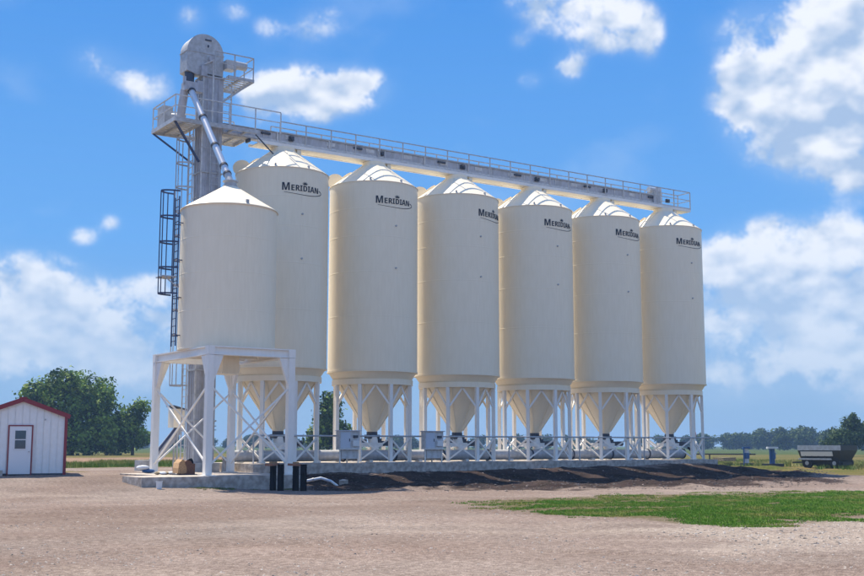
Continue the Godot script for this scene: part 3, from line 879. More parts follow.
	part(t, "drive_unit", b, M.galv)
	# ladders
	part(t, "ladder", ladder_mesh(O + Vector3(-4.62, 0.6, -0.5), 16.2, Vector3(0, 0, 1)), M.galv_light)
	part(t, "ladder_cage", cage_mesh(O + Vector3(-4.6, 0.0, -0.5), 4.5, 16.2, Vector3(0, 0, 1), Vector3(-1, 0, 0), 1.17), M.galv)
	part(t, "ladder", ladder_mesh(O + Vector3(-3.02, 16.95, -0.1), 2.4, Vector3(1, 0, 0)), M.galv_light)
	part(t, "pole", boxm(O + Vector3(-3.98, 18.5, 0.42), Vector3(0.07, 3.2, 0.07)), M.galv_light)
	part(t, "pole_arm", barm(O + Vector3(-3.98, 20.05, 0.42), O + Vector3(-4.3, 19.9, 0.05), 0.05, 0.05), M.galv_light)
	part(t, "ladder", ladder_mesh(O + Vector3(-3.7, 0.6, 0.2), 15.8, Vector3(1, 0, 0), 0.34), M.galv)

	var s := thing("grain_spout", "shiny round steel spout sloping from the elevator to the small bin", "spout", Vector3(-4.85, 13.1, 4.6))
	var So := Vector3(4.85, -13.1, -4.6)
	var A := Vector3(-5.0, 18.42, 0.25) + So; var B := Vector3(-4.85, 13.55, 4.3) + So
	for i in 3:
		part(s, "pipe_section", cylm(A.lerp(B, i / 3.0 + 0.004), A.lerp(B, (i + 1) / 3.0), 0.155, 20), M.silver)
	for i in [0.01, 0.335, 0.668, 0.9, 0.99]:
		var p := A.lerp(B, i); var d := (B - A).normalized()
		part(s, "clamp_ring", cylm(p - d * 0.05, p + d * 0.05, 0.19, 20), M.dark_steel)
	part(s, "elbow", cylm(B, Vector3(0, 0.05, 0.0), 0.16, 16), M.galv)

func prism3(p: Vector3, q: Vector3, r: Vector3, half: Vector3) -> MB:
	var b := MB.new()
	var n := half.normalized()
	var c := (p + q + r) / 3.0
	b.tri(p + half, q + half, r + half, n); b.tri(p - half, q - half, r - half, -n)
	for e in [[p, q], [q, r], [r, p]]:
		var d: Vector3 = (e[1] - e[0]).cross(n).normalized()
		if d.dot(e[0] - c) < 0: d = -d
		b.quad(e[0] - half, e[1] - half, e[1] + half, e[0] + half, d)
	return b

func make_small_bin() -> void:
	# stand
	var st := thing("bin_stand", "white steel four-post stand carrying the small bin", "stand", Vector3(-4.9, 0.55, 4.2))
	var xs := [-6.66, -3.03]; var zs := [7.08, 1.3]
	var O := Vector3(4.9, -0.55, -4.2)
	var top := 5.38
	for x in xs:
		for z in zs:
			var p := part(st, "post", boxm(O + Vector3(x, (0.58 + top) * 0.5, z), Vector3(0.28, top - 0.6, 0.28)), M.white_paint)
			part(p, "base_plate", boxm(O + Vector3(x, 0.565, z), Vector3(0.55, 0.03, 0.55)), M.white_paint)
			part(p, "end_cap", boxm(O + Vector3(x, (top + 5.74) * 0.5, z), Vector3(0.3, 5.74 - top, 0.3)), M.white_paint)
			var sx := 1.0 if x < -5 else -1.0
			var sz := -1.0 if z > 4 else 1.0
			part(st, "gusset", prism3(O + Vector3(x + sx * 0.14, 4.25, z), O + Vector3(x + sx * 0.14, 5.37, z), O + Vector3(x + sx * 0.56, 5.37, z), Vector3(0, 0, 0.07)), M.white_paint)
			part(st, "gusset", prism3(O + Vector3(x, 4.25, z + sz * 0.14), O + Vector3(x, 5.37, z + sz * 0.14), O + Vector3(x, 5.37, z + sz * 0.72), Vector3(0.07, 0, 0)), M.white_paint)
	for z in zs: 
		var b := MB.new()
		b.box(O + Vector3(-4.845, 5.56, z), Vector3(3.34, 0.26, 0.05)); b.box(O + Vector3(-4.845, 5.715, z), Vector3(3.34, 0.05, 0.22)); b.box(O + Vector3(-4.845, 5.405, z), Vector3(3.34, 0.05, 0.22))
		part(st, "beam", b, M.white_paint)
	for x in xs:
		var b := MB.new()
		b.box(O + Vector3(x, 5.56, 4.19), Vector3(0.05, 0.26, 5.48)); b.box(O + Vector3(x, 5.715, 4.19), Vector3(0.22, 0.05, 5.48)); b.box(O + Vector3(x, 5.405, 4.19), Vector3(0.22, 0.05, 5.48))
		part(st, "beam", b, M.white_paint)
	for z in [2.9, 4.2, 5.5]: part(st, "joist", boxm(O + Vector3(-4.845, 5.6, z), Vector3(3.3, 0.2, 0.12)), M.white_paint)
	var A := [Vector3(-6.66, 0.9, 7.08), Vector3(-3.03, 0.9, 7.08), Vector3(-3.03, 0.9, 1.3), Vector3(-6.66, 0.9, 1.3)]
	for i in 4:
		var p: Vector3 = A[i]; var q: Vector3 = A[(i + 1) % 4]
		var o := (p + q) * 0.5 - Vector3(-4.85, 0.9, 4.19); o = o.normalized() * 0.03
		part(st, "cross_brace", barm(O + p + o, O + q + Vector3.UP * 3.3 + o, 0.06, 0.07), M.white_paint)
		part(st, "cross_brace", barm(O + q - o, O + p + Vector3.UP * 3.3 - o, 0.06, 0.07), M.white_paint)
	# bin
	var t := thing("surge_bin", "small plain cream bin without lettering, raised on the white stand", "grain bin", Vector3(-4.85, 5.74, 4.6))
	var R := 2.06; var T := 6.06
	var b := MB.new()
	b.lathe([Vector2(0.0, 0.0), Vector2(R, 0.0), Vector2(R, T)], 96)
	part(t, "shell", b, M.cream)
	for y in [0.04, 1.6, 3.2, 4.7]:
		b = MB.new()
		b.lathe([Vector2(R, y - 0.03), Vector2(R + 0.004, y - 0.012), Vector2(R + 0.004, y + 0.012), Vector2(R, y + 0.03)], 96)
		part(t, "weld_seam", b, M.cream)
	b = MB.new()
	b.lathe([Vector2(R, T), Vector2(R + 0.05, T - 0.01), Vector2(R + 0.05, T + 0.03), Vector2(0.27, T + 1.17)], 96)
	part(t, "roof", b, M.cream)
	b = MB.new()
	b.lathe([Vector2(0.32, T + 1.1), Vector2(0.32, T + 1.22), Vector2(0.27, T + 1.24), Vector2(0.27, T + 1.36), Vector2(0.33, T + 1.37), Vector2(0.33, T + 1.42), Vector2(0.0, T + 1.43)], 24)
	part(t, "collar", b, M.galv)
	part(t, "roof_bracket", boxm(Vector3(-0.1, T + 0.13, R - 0.05), Vector3(0.13, 0.2, 0.08)), M.galv)
	b = MB.new()
	b.box(Vector3(0, -0.55, 0.15), Vector3(0.75, 0.75, 0.75)); b.box(Vector3(0, -0.96, 0.15), Vector3(0.9, 0.06, 0.9))
	part(t, "outlet_box", b, M.cream)
	# ladder with cage on the side away from the row
	var f := Vector3(-R - 0.2, 0, -0.35)
	var sd := Vector3(0, 0, 1); var ou := Vector3(-1, 0, 0)
	var lm := ladder_mesh(f + Vector3(0, 0.15, 0), 6.4, sd)
	for y in [0.6, 2.2, 3.8, 5.4]:
		for s in [-1.0, 1.0]: lm.bar(f + sd * s * 0.23 + Vector3.UP * y, f + Vector3(0.35, y, s * 0.2), 0.04, 0.04)
	part(t, "ladder", lm, M.navy)  # galvanized ladder and cage, with their shade put into the navy colour
	part(t, "ladder_cage", cage_mesh(f, 2.35, 6.75, sd, ou, 1.1), M.navy)
	b = MB.new()
	b.box(f + Vector3(-0.4, 3.05, 0.0), Vector3(0.62, 0.05, 0.8)); b.bar(f + Vector3(-0.6, 3.02, 0.35), f + Vector3(0, 2.6, 0.35), 0.04, 0.04)
	part(t, "ladder_landing", b, M.galv)

func make_slabs() -> void:
	var b := MB.new()
	for p in [[-2.6, 27.6, -2.9, 2.75, 0.93]]:
		b.box(Vector3((p[0] + p[1]) * 0.5, (p[4] - 0.5) * 0.5, (p[2] + p[3]) * 0.5), Vector3(p[1] - p[0], p[4] + 0.5, p[3] - p[2]))
	var o := part(self, "foundation_slab", b, M.concrete)
	tag(o, "long raised concrete foundation slab under the row of bins", "foundation")
	var b2 := MB.new()
	b2.box(Vector3(-6.07, 0.05, 6.55), Vector3(6.93, 1.0, 2.1))
	var lo := thing("foundation_slab", "low concrete slab under the small bin stand and elevator tower", "foundation")
	part(lo, "front_pad", b2, M.concrete)
	part(lo, "middle_pad", boxm(Vector3(-5.3, 0.048, 3.15), Vector3(5.4, 1.0, 4.69)), M.concrete)
	part(lo, "tower_pad", boxm(Vector3(-4.4, 0.045, -0.85), Vector3(3.59, 1.0, 3.29)), M.concrete)

func make_slab_gear() -> void:
	var t := thing("tube_conveyor", "large grey tube conveyor lying under the bin hoppers", "conveyor", Vector3(0, SLAB, 0))
	for k in 10:
		var p := lerpf(-2.5, 27.2, k / 10.0); var q := lerpf(-2.5, 27.2, (k + 1) / 10.0)
		part(t, "tube_section", cylm(Vector3(p + 0.01, 0.33, 0.3), Vector3(q - 0.01, 0.33, 0.3), 0.27, 24), M.galv)
		part(t, "flange", cylm(Vector3(q - 0.04, 0.33, 0.3), Vector3(q + 0.04, 0.33, 0.3), 0.31, 24), M.dark_steel)
		part(t, "saddle", boxm(Vector3((p + q) * 0.5, 0.05, 0.3), Vector3(0.2, 0.1, 0.5)), M.white_paint)
	var r := thing("pipe_rail", "thin horizontal steel pipe running past the legs of all the large bins", "pipe", Vector3(0, SLAB, 2.14))
	for k in 6:
		part(r, "pipe_length", cylm(Vector3(-2.4 + k * 5.0, 1.27, 0), Vector3(2.6 + k * 5.0 - 0.01, 1.27, 0), 0.042, 10), M.galv)
		part(r, "coupling", cylm(Vector3(2.55 + k * 5.0, 1.27, 0), Vector3(2.65 + k * 5.0, 1.27, 0), 0.058, 10), M.galv)
	for k in 7: part(r, "bracket", boxm(Vector3(-2.3 + k * 4.9, 0.62, 0), Vector3(0.05, 1.24, 0.05)), M.galv)
	# control cabinets
	var lab := ["pale grey control cabinet with cable box, between first and second bins", "pale grey control cabinet with overhanging dark lid, between second and third bins"]
	for i in 2:
		var c := thing("control_cabinet", lab[i], "cabinet", Vector3([2.5, 7.35][i], SLAB, 2.4), "control cabinets on the slab edge")
		part(c, "case", boxm(Vector3(0, 1.08, 0), Vector3(1.1, 0.84, 0.34)), M.galv_light)
		part(c, "cap", boxm(Vector3(0, 1.52, 0.02), Vector3(1.22, 0.04, 0.44)), M.blue_white if i == 0 else M.trunk_steel)
		part(c, "lower_panel", boxm(Vector3(0.05, 0.42, -0.02), Vector3(0.9, 0.44, 0.24)), M.galv_light)
		for s in [-0.5, 0.5]: part(c, "leg", boxm(Vector3(s, 0.33, 0.1), Vector3(0.05, 0.66, 0.05)), M.white_paint)
		var d := part(c, "door", boxm(Vector3(-0.24, 1.08, 0.18), Vector3(0.52, 0.74, 0.02)), M.blue_white)
		part(d, "handle", boxm(Vector3(-0.03, 1.08, 0.2), Vector3(0.03, 0.14, 0.03)), M.dark_steel)
		part(c, "meter", boxm(Vector3(0.3, 1.24, 0.2), Vector3(0.24, 0.12, 0.07)), M.dark_steel)
		part(c, "junction_box", boxm(Vector3(0.3, 0.92, 0.22), Vector3(0.34, 0.26, 0.12)), M.poly_white)
		part(c, "shelf", boxm(Vector3(0, 0.645, 0.06), Vector3(1.16, 0.03, 0.4)), M.white_paint)
	# elevator intake auger
	var a := thing("intake_auger", "dark sloping intake auger with a pale hood behind the tower", "auger", Vector3(-5.2, 0.5, -3.2))
	var O := Vector3(5.2, -0.5, 3.2)
	part(a, "trough", barm(O + Vector3(-5.1, 0.75, -3.4), O + Vector3(-3.7, 2.75, -2.9), 0.5, 0.42), M.trunk_steel)
	part(a, "side_rail", barm(O + Vector3(-5.15, 1.05, -3.1), O + Vector3(-3.75, 3.05, -2.6), 0.05, 0.1), M.navy)
	part(a, "hood", boxm(O + Vector3(-4.0, 3.05, -2.9), Vector3(0.55, 0.9, 0.7)), M.cream)
	part(a, "hood_roof", boxm(O + Vector3(-3.95, 3.53, -2.85), Vector3(0.85, 0.06, 0.95), Basis(Vector3(0, 0, 1), -0.25)), M.dark_steel)
	for s in [-0.2, 0.2]: part(a, "leg", boxm(O + Vector3(-4.0, 1.5, -2.9 + s), Vector3(0.07, 2.1, 0.07)), M.galv)
	part(a, "inlet_hopper", boxm(O + Vector3(-5.3, 0.8, -3.5), Vector3(0.7, 0.5, 0.7)), M.galv)

func make_clutter() -> void:
	# two pipe stands by the stand's post
	var lab := ["pair of short black pipes under a rusty plate, beside the stand", "pair of short black pipes under a rusty plate, beside the white pipe elbow"]
	var at := [Vector3(-4.57, 0, 9.04), Vector3(-3.83, 0, 9.54)]
	for i in 2:
		var g := ground_y(at[i].x, at[i].z)
		var t := thing("pipe_stand", lab[i], "pipe stand", at[i] + Vector3(0, g - 0.03, 0), "black pipe stands on the gravel")
		for s in 2:
			var p := Vector3([-0.056, 0.056][s], 0, [-0.22, 0.22][s])
			var b := MB.new()
			b.cyl(p, p + Vector3.UP * [1.0, 1.06][s], 0.13, 0.125, 20)
			for y in [0.2, 0.45, 0.7, 0.92]: b.cyl(p + Vector3.UP * y, p + Vector3.UP * (y + 0.03), 0.137, 0.137, 20)
			part(t, "pipe", b, M.black)
		part(t, "plate", boxm(Vector3(-0.1, 1.035, -0.24), Vector3(0.46, 0.09, 0.36), Basis(Vector3(0, 0, 1), 0.04 - 0.1 * i) * Basis(Vector3.UP, 0.5)), M.rust)
		part(t, "brick", boxm(Vector3(-0.06, 1.115, -0.22), Vector3(0.24, 0.07, 0.2), Basis(Vector3.UP, 0.3 + i)), M.tan_cloth)
	# loose white pipe with elbow and block
	var g2 := ground_y(-1.9, 7.2)
	var w := thing("spout_elbow", "loose white spout elbow lying on the ground by the slab", "spout", Vector3(-1.9, g2, 7.2))
	part(w, "pipe_length", cylm(Vector3(-0.55, 0.2, -0.2), Vector3(0.25, 0.36, 0.15), 0.06, 14), M.blue_white)
	part(w, "bend", cylm(Vector3(0.22, 0.36, 0.14), Vector3(0.62, 0.22, 0.35), 0.06, 14), M.blue_white)
	part(w, "end_piece", cylm(Vector3(0.6, 0.23, 0.34), Vector3(0.9, -0.02, 0.5), 0.055, 14), M.poly_white)
	part(w, "strap", cylm(Vector3(-0.1, 0.29, 0.0), Vector3(-0.04, 0.302, 0.026), 0.075, 14), M.galv)
	var k := part(self, "concrete_block", boxm(Vector3.ZERO, Vector3(0.3, 0.26, 0.26), Basis.from_euler(Vector3(0.1, 0.5, 0.12))), M.concrete, Vector3(-0.55, ground_y(-0.55, 7.3) + 0.1, 7.3))
	tag(k, "small grey concrete block beside the loose white elbow", "block")
	var bd := part(self, "board", boxm(Vector3.ZERO, Vector3(2.4, 0.05, 0.12), Basis.from_euler(Vector3(0, 0.06, 0.0))), M.wood, Vector3(0.6, land(0.6, 4.2) + 0.12, 4.4))
	tag(bd, "weathered board lying along the foot of the long slab", "board")
	# on the low slab
	var m := thing("tarped_motor", "brown motor half covered by a tan cloth, on the low slab", "motor", Vector3(-6.75, 0.55, 4.9))
	var b := MB.new()
	b.box(Vector3(0.1, 0.24, 0), Vector3(0.62, 0.44, 0.42)); b.cyl(Vector3(0.1, 0.4, -0.2), Vector3(0.1, 0.4, 0.2), 0.2, 0.2, 14)
	part(m, "case", b, M.brown)
	b = MB.new()
	for i in 8:
		var an := PI * i / 8.0; var an2 := PI * (i + 1) / 8.0
		var r1 := 0.38 + 0.03 * sin(i * 2.3); var r2 := 0.38 + 0.03 * sin((i + 1) * 2.3)
		var p1 := Vector3(-0.18 + cos(an) * r1 * 0.5, 0.08 + sin(an) * r1 * 1.45, 0); var p2 := Vector3(-0.18 + cos(an2) * r2 * 0.5, 0.08 + sin(an2) * r2 * 1.45, 0)
		b.quad(p1 + Vector3(0, 0, -0.3), p2 + Vector3(0, 0, -0.3), p2 + Vector3(0, 0, 0.3), p1 + Vector3(0, 0, 0.3), Vector3(cos((an + an2) * 0.5), sin((an + an2) * 0.5), 0))
		b.tri(p1 + Vector3(0, 0, 0.3), p2 + Vector3(0, 0, 0.3), Vector3(-0.18, 0.05, 0.33), Vector3(0, 0, 1))
	part(m, "cloth", b, M.tan_cloth)
	part(m, "fan_cover", cylm(Vector3(0.2, 0.5, 0.0), Vector3(0.36, 0.56, 0.0), 0.13, 12), M.black)
	part(m, "skid", boxm(Vector3(0.05, 0.015, 0), Vector3(0.9, 0.03, 0.5)), M.dark_steel)
	var s := thing("feed_sack", "blue and white sack slumped on the low slab", "sack", Vector3(-7.4, 0.55, 2.3))
	for i in 2:
		b = MB.new()
		var e := []
		for j in 7: e.append(Vector2(sin(PI * j / 6.0) * 0.3 + 0.001, 0.02 + i * 0.17 + (1 - cos(PI * j / 6.0)) * 0.11))
		b.lathe(e, 14)
		var o := part(s, "sack_half" if i == 0 else "sack_top", b, M.blue if i == 0 else M.blue_white, Vector3(0.12 - i * 0.25, 0, 0))
		o.scale = Vector3(0.95, 0.9, 0.7)
	var pp := thing("plastic_bucket", "white plastic bucket on the gravel in front of the low slab", "bucket", Vector3(-9.1, ground_y(-9.1, 8.3) - 0.01, 8.3))
	b = MB.new(); b.cyl(Vector3.ZERO, Vector3.UP * 0.3, 0.1, 0.12, 18)
	part(pp, "body", b, M.poly_white)
	part(pp, "rim", cylm(Vector3.UP * 0.27, Vector3.UP * 0.3, 0.13, 18), M.poly_white)
	var pd := thing("concrete_pedestal", "squat pale concrete pedestal by the end of the tube conveyor", "pedestal", Vector3(-3.0, 0.55, 0.9))
	b = MB.new(); b.cyl(Vector3.ZERO, Vector3.UP * 0.62, 0.27, 0.22, 18)
	part(pd, "shaft", b, M.concrete); part(pd, "cap", cylm(Vector3.UP * 0.6, Vector3.UP * 0.68, 0.26, 18), M.concrete)
	var rg := thing("rope_heap", "heap of white rags beside the brown motor", "rags", Vector3(-7.3, 0.55, 4.2))
	for i in 4:
		b = MB.new()
		var e := []
		for j in 6: e.append(Vector2(sin(PI * j / 5.0) * (0.13 + 0.03 * i) + 0.001, (1 - cos(PI * j / 5.0)) * 0.07))
		b.lathe(e, 9)
		part(rg, "rag", b, M.blue_white if i % 2 else M.sand, Vector3(-0.3 + 0.2 * i, 0, 0.1 * sin(i * 2.0)))

# ------------------------------------------------------------------ shed
func make_shed() -> void:
	var g := land(-11.5, 0.2)
	var pos := Vector3(-11.99, g, -0.09)
	var ang := atan2(-25.43 - pos.x, 50.44 - pos.z) + 0.02
	var t := thing("shed", "small white metal shed with maroon trim and roof", "shed", pos, "", ang)
	var W := 1.74; var E := 2.5; var P := 3.15; var D := 3.4
	# walls as ribbed metal sheets
	for k in 4:
		var x0 := -W + k * W * 0.5; var x1 := x0 + W * 0.5
		var b := MB.new()
		var rows := 3
		for i in rows:
			var a := lerpf(x0, x1, i / float(rows)); var c := lerpf(x0, x1, (i + 1) / float(rows))
			var ha := lerpf(P, E, absf(a) / W); var hc := lerpf(P, E, absf(c) / W)
			b.quad(Vector3(a, 0.02, 0), Vector3(c - 0.03, 0.02, 0), Vector3(c - 0.03, hc, 0), Vector3(a, ha, 0), Vector3(0, 0, 1))
			b.box(Vector3(c - 0.018, (hc - 0.04) * 0.5 + 0.02, 0.003), Vector3(0.024, hc - 0.06, 0.022))
		part(t, "wall_sheet", b, M.shed_white)
	for s in [-1.0, 1.0]:
		for k in 4:
			var z0 := -D + k * D / 4.0; var z1 := z0 + D / 4.0
			var b := MB.new()
			b.box(Vector3(s * (W - 0.012), E * 0.5, (z0 + z1) * 0.5), Vector3(0.02, E - 0.02, z1 - z0 - 0.004))
			for i in 3: b.box(Vector3(s * (W + 0.004), E * 0.5, lerpf(z0, z1, (i + 0.5) / 3.0)), Vector3(0.02, E - 0.02, 0.03))
			part(t, "wall_sheet", b, M.shed_white)
	var bk := MB.new()
	bk.quad(Vector3(-W, 0, -D), Vector3(W, 0, -D), Vector3(W, E, -D), Vector3(-W, E, -D), Vector3(0, 0, -1)); bk.tri(Vector3(-W, E, -D), Vector3(W, E, -D), Vector3(0, P, -D), Vector3(0, 0, -1))
	part(t, "back_wall", bk, M.shed_white)
	for s in [-1.0, 1.0]:
		part(t, "corner_trim", boxm(Vector3(s * (W + 0.03), E * 0.5, 0.005), Vector3(0.12, E, 0.1)), M.maroon)
		var sl: float = atan2(P - E, W) * -s
		var B := Basis(Vector3(0, 0, 1), sl)
		var L := Vector2(W + 0.22, P - E).length() + 0.02
		var mid := Vector3(s * (W + 0.18) * 0.5, (P + E) * 0.5 + 0.02, 0)
		var rf := part(t, "roof_sheet", boxm(mid + Vector3(0, 0.05, -D * 0.5), Vector3(L, 0.04, D + 0.3), B), M.maroon)
		for k in 7: part(rf, "rib", boxm(mid + Vector3(0, 0.085, -D + 0.1 + k * D / 6.5), Vector3(L, 0.03, 0.04), B), M.maroon)
		part(t, "fascia", boxm(mid + Vector3(0, -0.02, 0.13), Vector3(L - 0.02, 0.17, 0.03), B), M.maroon)
	part(t, "ridge_cap", boxm(Vector3(0, P + 0.12, -D * 0.5), Vector3(0.3, 0.04, D + 0.32)), M.maroon)
	part(t, "skirt_trim", boxm(Vector3(0, 0.05, 0.012), Vector3(2 * W, 0.07, 0.03)), M.dark_steel)
	var dx := -0.05
	var d := part(t, "door", boxm(Vector3(dx, 1.06, 0.03), Vector3(0.88, 2.0, 0.05)), M.door_white)
	for s in [-1.0, 1.0]: part(d, "jamb", boxm(Vector3(dx + s * 0.475, 1.06, 0.035), Vector3(0.05, 2.08, 0.07)), M.maroon)
	part(d, "head_trim", boxm(Vector3(dx, 2.09, 0.036), Vector3(1.0, 0.05, 0.072)), M.maroon)
	part(d, "window", boxm(Vector3(dx, 1.5, 0.06), Vector3(0.5, 0.82, 0.03)), M.door_white)
	part(d, "pane", boxm(Vector3(dx, 1.7, 0.075), Vector3(0.43, 0.36, 0.012)), M.glass)
	part(d, "pane", boxm(Vector3(dx, 1.3, 0.075), Vector3(0.43, 0.36, 0.012)), M.glass)
	part(d, "handle", cylm(Vector3(dx + 0.36, 1.0, 0.05), Vector3(dx + 0.36, 1.0, 0.12), 0.03, 10), M.galv)
	part(t, "wall_vent", cylm(Vector3(0.92, 2.35, 0.0), Vector3(0.92, 2.35, 0.05), 0.04, 10), M.galv)
	part(t, "door_step", boxm(Vector3(-0.95, 0.1, 0.3), Vector3(0.5, 0.25, 0.35)), M.concrete)

# ------------------------------------------------------------------ far side of the yard
func make_right_side() -> void:
	var g := land(38.5, 1.8)
	var t := thing("gravity_wagon", "dark hopper wagon with pale rim board parked by the soil bank", "wagon", Vector3(38.6, g, 2.2), "", -1.42)
	# long axis x; upper rim, sloping sides
	var L := 1.5; var Wd := 1.1
	var b := MB.new()
	var up := [Vector3(-L, 1.15, -Wd), Vector3(L, 1.15, -Wd), Vector3(L, 1.15, Wd), Vector3(-L, 1.15, Wd)]
	var lo := [Vector3(-L * 0.92, 0.4, -0.7), Vector3(L * 0.8, 0.4, -0.7), Vector3(L * 0.8, 0.4, 0.8), Vector3(-L * 0.92, 0.4, 0.8)]
	for i in 4:
		var j := (i + 1) % 4
		var nn: Vector3 = (up[j] - up[i]).cross(lo[i] - up[i]).normalized()
		if nn.dot(up[i] + up[j] - Vector3(0, 2.3, 0)) < 0: nn = -nn
		b.quad(up[i], up[j], lo[j], lo[i], nn)
	b.quad(lo[0], lo[1], lo[2], lo[3], Vector3.DOWN)
	part(t, "hopper", b, M.wagon_dark)
	for s in [-1.0, 1.0]:
		part(t, "rim_board", boxm(Vector3(0, 1.32, s * Wd), Vector3(2 * L, 0.32, 0.05)), M.galv_light)
		part(t, "end_board", boxm(Vector3(s * L, 1.32, 0), Vector3(0.05, 0.32, 2 * Wd - 0.06)), M.wagon_dark if s > 0 else M.galv_light)
	part(t, "side_panel", boxm(Vector3(-0.2, 0.94, Wd * 0.95), Vector3(2.2, 0.3, 0.05), Basis(Vector3.RIGHT, 0.3)), M.poly_white)
	part(t, "side_rail", boxm(Vector3(-0.35, 0.6, Wd * 0.9), Vector3(2.3, 0.1, 0.1)), M.galv_light)
	for k in 5: part(t, "rib", boxm(Vector3(-1.0 + k * 0.45, 0.72, Wd * 0.9), Vector3(0.06, 0.22, 0.08)), M.wagon_dark)
	part(t, "chassis", boxm(Vector3(0, 0.32, 0), Vector3(2.7, 0.22, 1.2)), M.wagon_dark)
	for sx in [-0.95, 0.95]:
		for s in [-1.0, 1.0]:
			var w := part(t, "wheel", cylm(Vector3(sx, 0.34, s * 0.72), Vector3(sx, 0.34, s * 0.95), 0.34, 20), M.tyre)
			part(w, "hub", cylm(Vector3(sx, 0.34, s * 0.9), Vector3(sx, 0.34, s * 0.97), 0.13, 14), M.galv)
	part(t, "tongue", barm(Vector3(-1.4, 0.4, 0), Vector3(-2.5, 0.35, 0), 0.12, 0.1), M.wagon_dark)
	# white tank
	var k := thing("liquid_tank", "white horizontal poly tank standing beyond the hopper wagon", "tank", Vector3(43.2, land(43.2, 4.2), 4.2), "", -0.62)
	b = MB.new()
	b.cyl(Vector3(-1.2, 0.85, 0), Vector3(1.2, 0.85, 0), 0.62, 0.62, 28); b.cyl(Vector3(-1.38, 0.85, 0), Vector3(-1.2, 0.85, 0), 0.4, 0.62, 28); b.cyl(Vector3(1.2, 0.85, 0), Vector3(1.38, 0.85, 0), 0.62, 0.4, 28)
	part(k, "barrel", b, M.poly_white)
	for s in [-0.8, 0.0, 0.8]: part(k, "hoop", cylm(Vector3(s - 0.03, 0.85, 0), Vector3(s + 0.03, 0.85, 0), 0.635, 28), M.galv_light)
	for s in [-0.8, 0.8]: part(k, "cradle", boxm(Vector3(s, 0.14, 0), Vector3(0.2, 0.3, 1.0)), M.dark_steel)
	part(k, "filler_cap", cylm(Vector3(0, 1.44, 0), Vector3(0, 1.56, 0), 0.2, 16), M.dark_steel)
	# sandy heap behind
	b = MB.new()
	var rg := RandomNumberGenerator.new(); rg.seed = 6
	var prof := []
	for j in 7: prof.append(Vector2(2.8 * (1 - j / 6.0) + 0.01, 1.9 * pow(j / 6.0, 0.8)))
	b.lathe(prof, 22)
	for i in b.v.size():
		var q := b.v[i]
		b.v[i] = q + Vector3(0, 0.18 * gn.get_noise_2d(q.x * 3.0, q.z * 3.0) * minf(1.0, q.y * 2.0), 0)
	var hp := part(self, "sand_heap", b, M.sand, Vector3(51.5, land(51.5, -0.8) - 0.05, -0.8))
	tag(hp, "tan heap of sand behind the white tank", "sand heap")
	# two blue pump posts
	var lab := ["blue and white pump post nearer the bins, without a round top", "blue pump post with a wide pale top beside the hopper wagon"]
	var at := [Vector3(39.4, 0, -5.2), Vector3(38.9, 0, -2.5)]
	for i in 2:
		var p := thing("pump_post", lab[i], "pump", at[i] + Vector3(0, land(at[i].x, at[i].z), 0), "blue pump posts by the soil bank")
		part(p, "base", boxm(Vector3(0, 0.12, 0), Vector3(0.7 + i * 0.9, 0.24, 0.6)), M.wagon_dark)
		part(p, "column", cylm(Vector3(0, 0.24, 0), Vector3(0, 1.3, 0), 0.16, 14), M.blue_white if i == 0 else M.blue)
		part(p, "sleeve", cylm(Vector3(-0.0, 0.55, 0), Vector3(0, 0.95, 0), 0.22, 14), M.blue)
		part(p, "head", cylm(Vector3(0, 1.25, 0), Vector3(0, 1.38, 0), 0.3 + i * 0.1, 16), M.blue if i == 0 else M.blue_white)
		part(p, "side_pipe", barm(Vector3(-0.32, 0.1, 0.05), Vector3(-0.32, 1.35, 0.05), 0.07, 0.07), M.blue)
		part(p, "handle", barm(Vector3(0.1, 1.2, 0), Vector3(0.45, 0.9, 0), 0.04, 0.04), M.blue_white)
	# low boom arm with dark end
	var bm := thing("boom_arm", "low dark boom lying level past the blue pump posts", "boom", Vector3(39.0, land(39, -7.0), -7.0))
	part(bm, "arm", barm(Vector3(-1.2, 0.85, -1.6), Vector3(0.9, 0.85, 2.2), 0.09, 0.09), M.dark_steel)
	part(bm, "end_hook", barm(Vector3(-1.2, 0.87, -1.6), Vector3(-1.5, 1.35, -1.95), 0.16, 0.16), M.black)
	for s in [0.25, 0.85]: part(bm, "prop", boxm(Vector3(-1.2, 0.42, -1.6).lerp(Vector3(0.9, 0.42, 2.2), s), Vector3(0.07, 0.84, 0.07)), M.dark_steel)
	part(bm, "pallet", boxm(Vector3(-0.1, 0.5, 0.2), Vector3(1.3, 0.25, 1.0)), M.sand)
	# red marker on a thin pole
	var sg := thing("marker_sign", "round dark red marker disc on a thin pole past the slab", "sign", Vector3(40.5, land(40.5, -11.0), -11.0))
	part(sg, "pole", cylm(Vector3.ZERO, Vector3(0, 2.3, 0), 0.025, 8), M.galv)
	part(sg, "disc", cylm(Vector3(-0.02, 2.2, 0), Vector3(0.02, 2.2, 0.03), 0.3, 20), M.red)
	# utility pole far behind
	var up2 := thing("utility_pole", "thin utility pole far off in the field behind the tower", "utility pole", Vector3(47, land(47, -115), -115))
	part(up2, "mast", cylm(Vector3.ZERO, Vector3(0, 4.6, 0), 0.1, 8), M.wood)
	for y in [4.2, 3.6]: part(up2, "cross_arm", boxm(Vector3(0, y, 0), Vector3(1.6, 0.1, 0.1), Basis(Vector3.UP, 0.6)), M.wood)

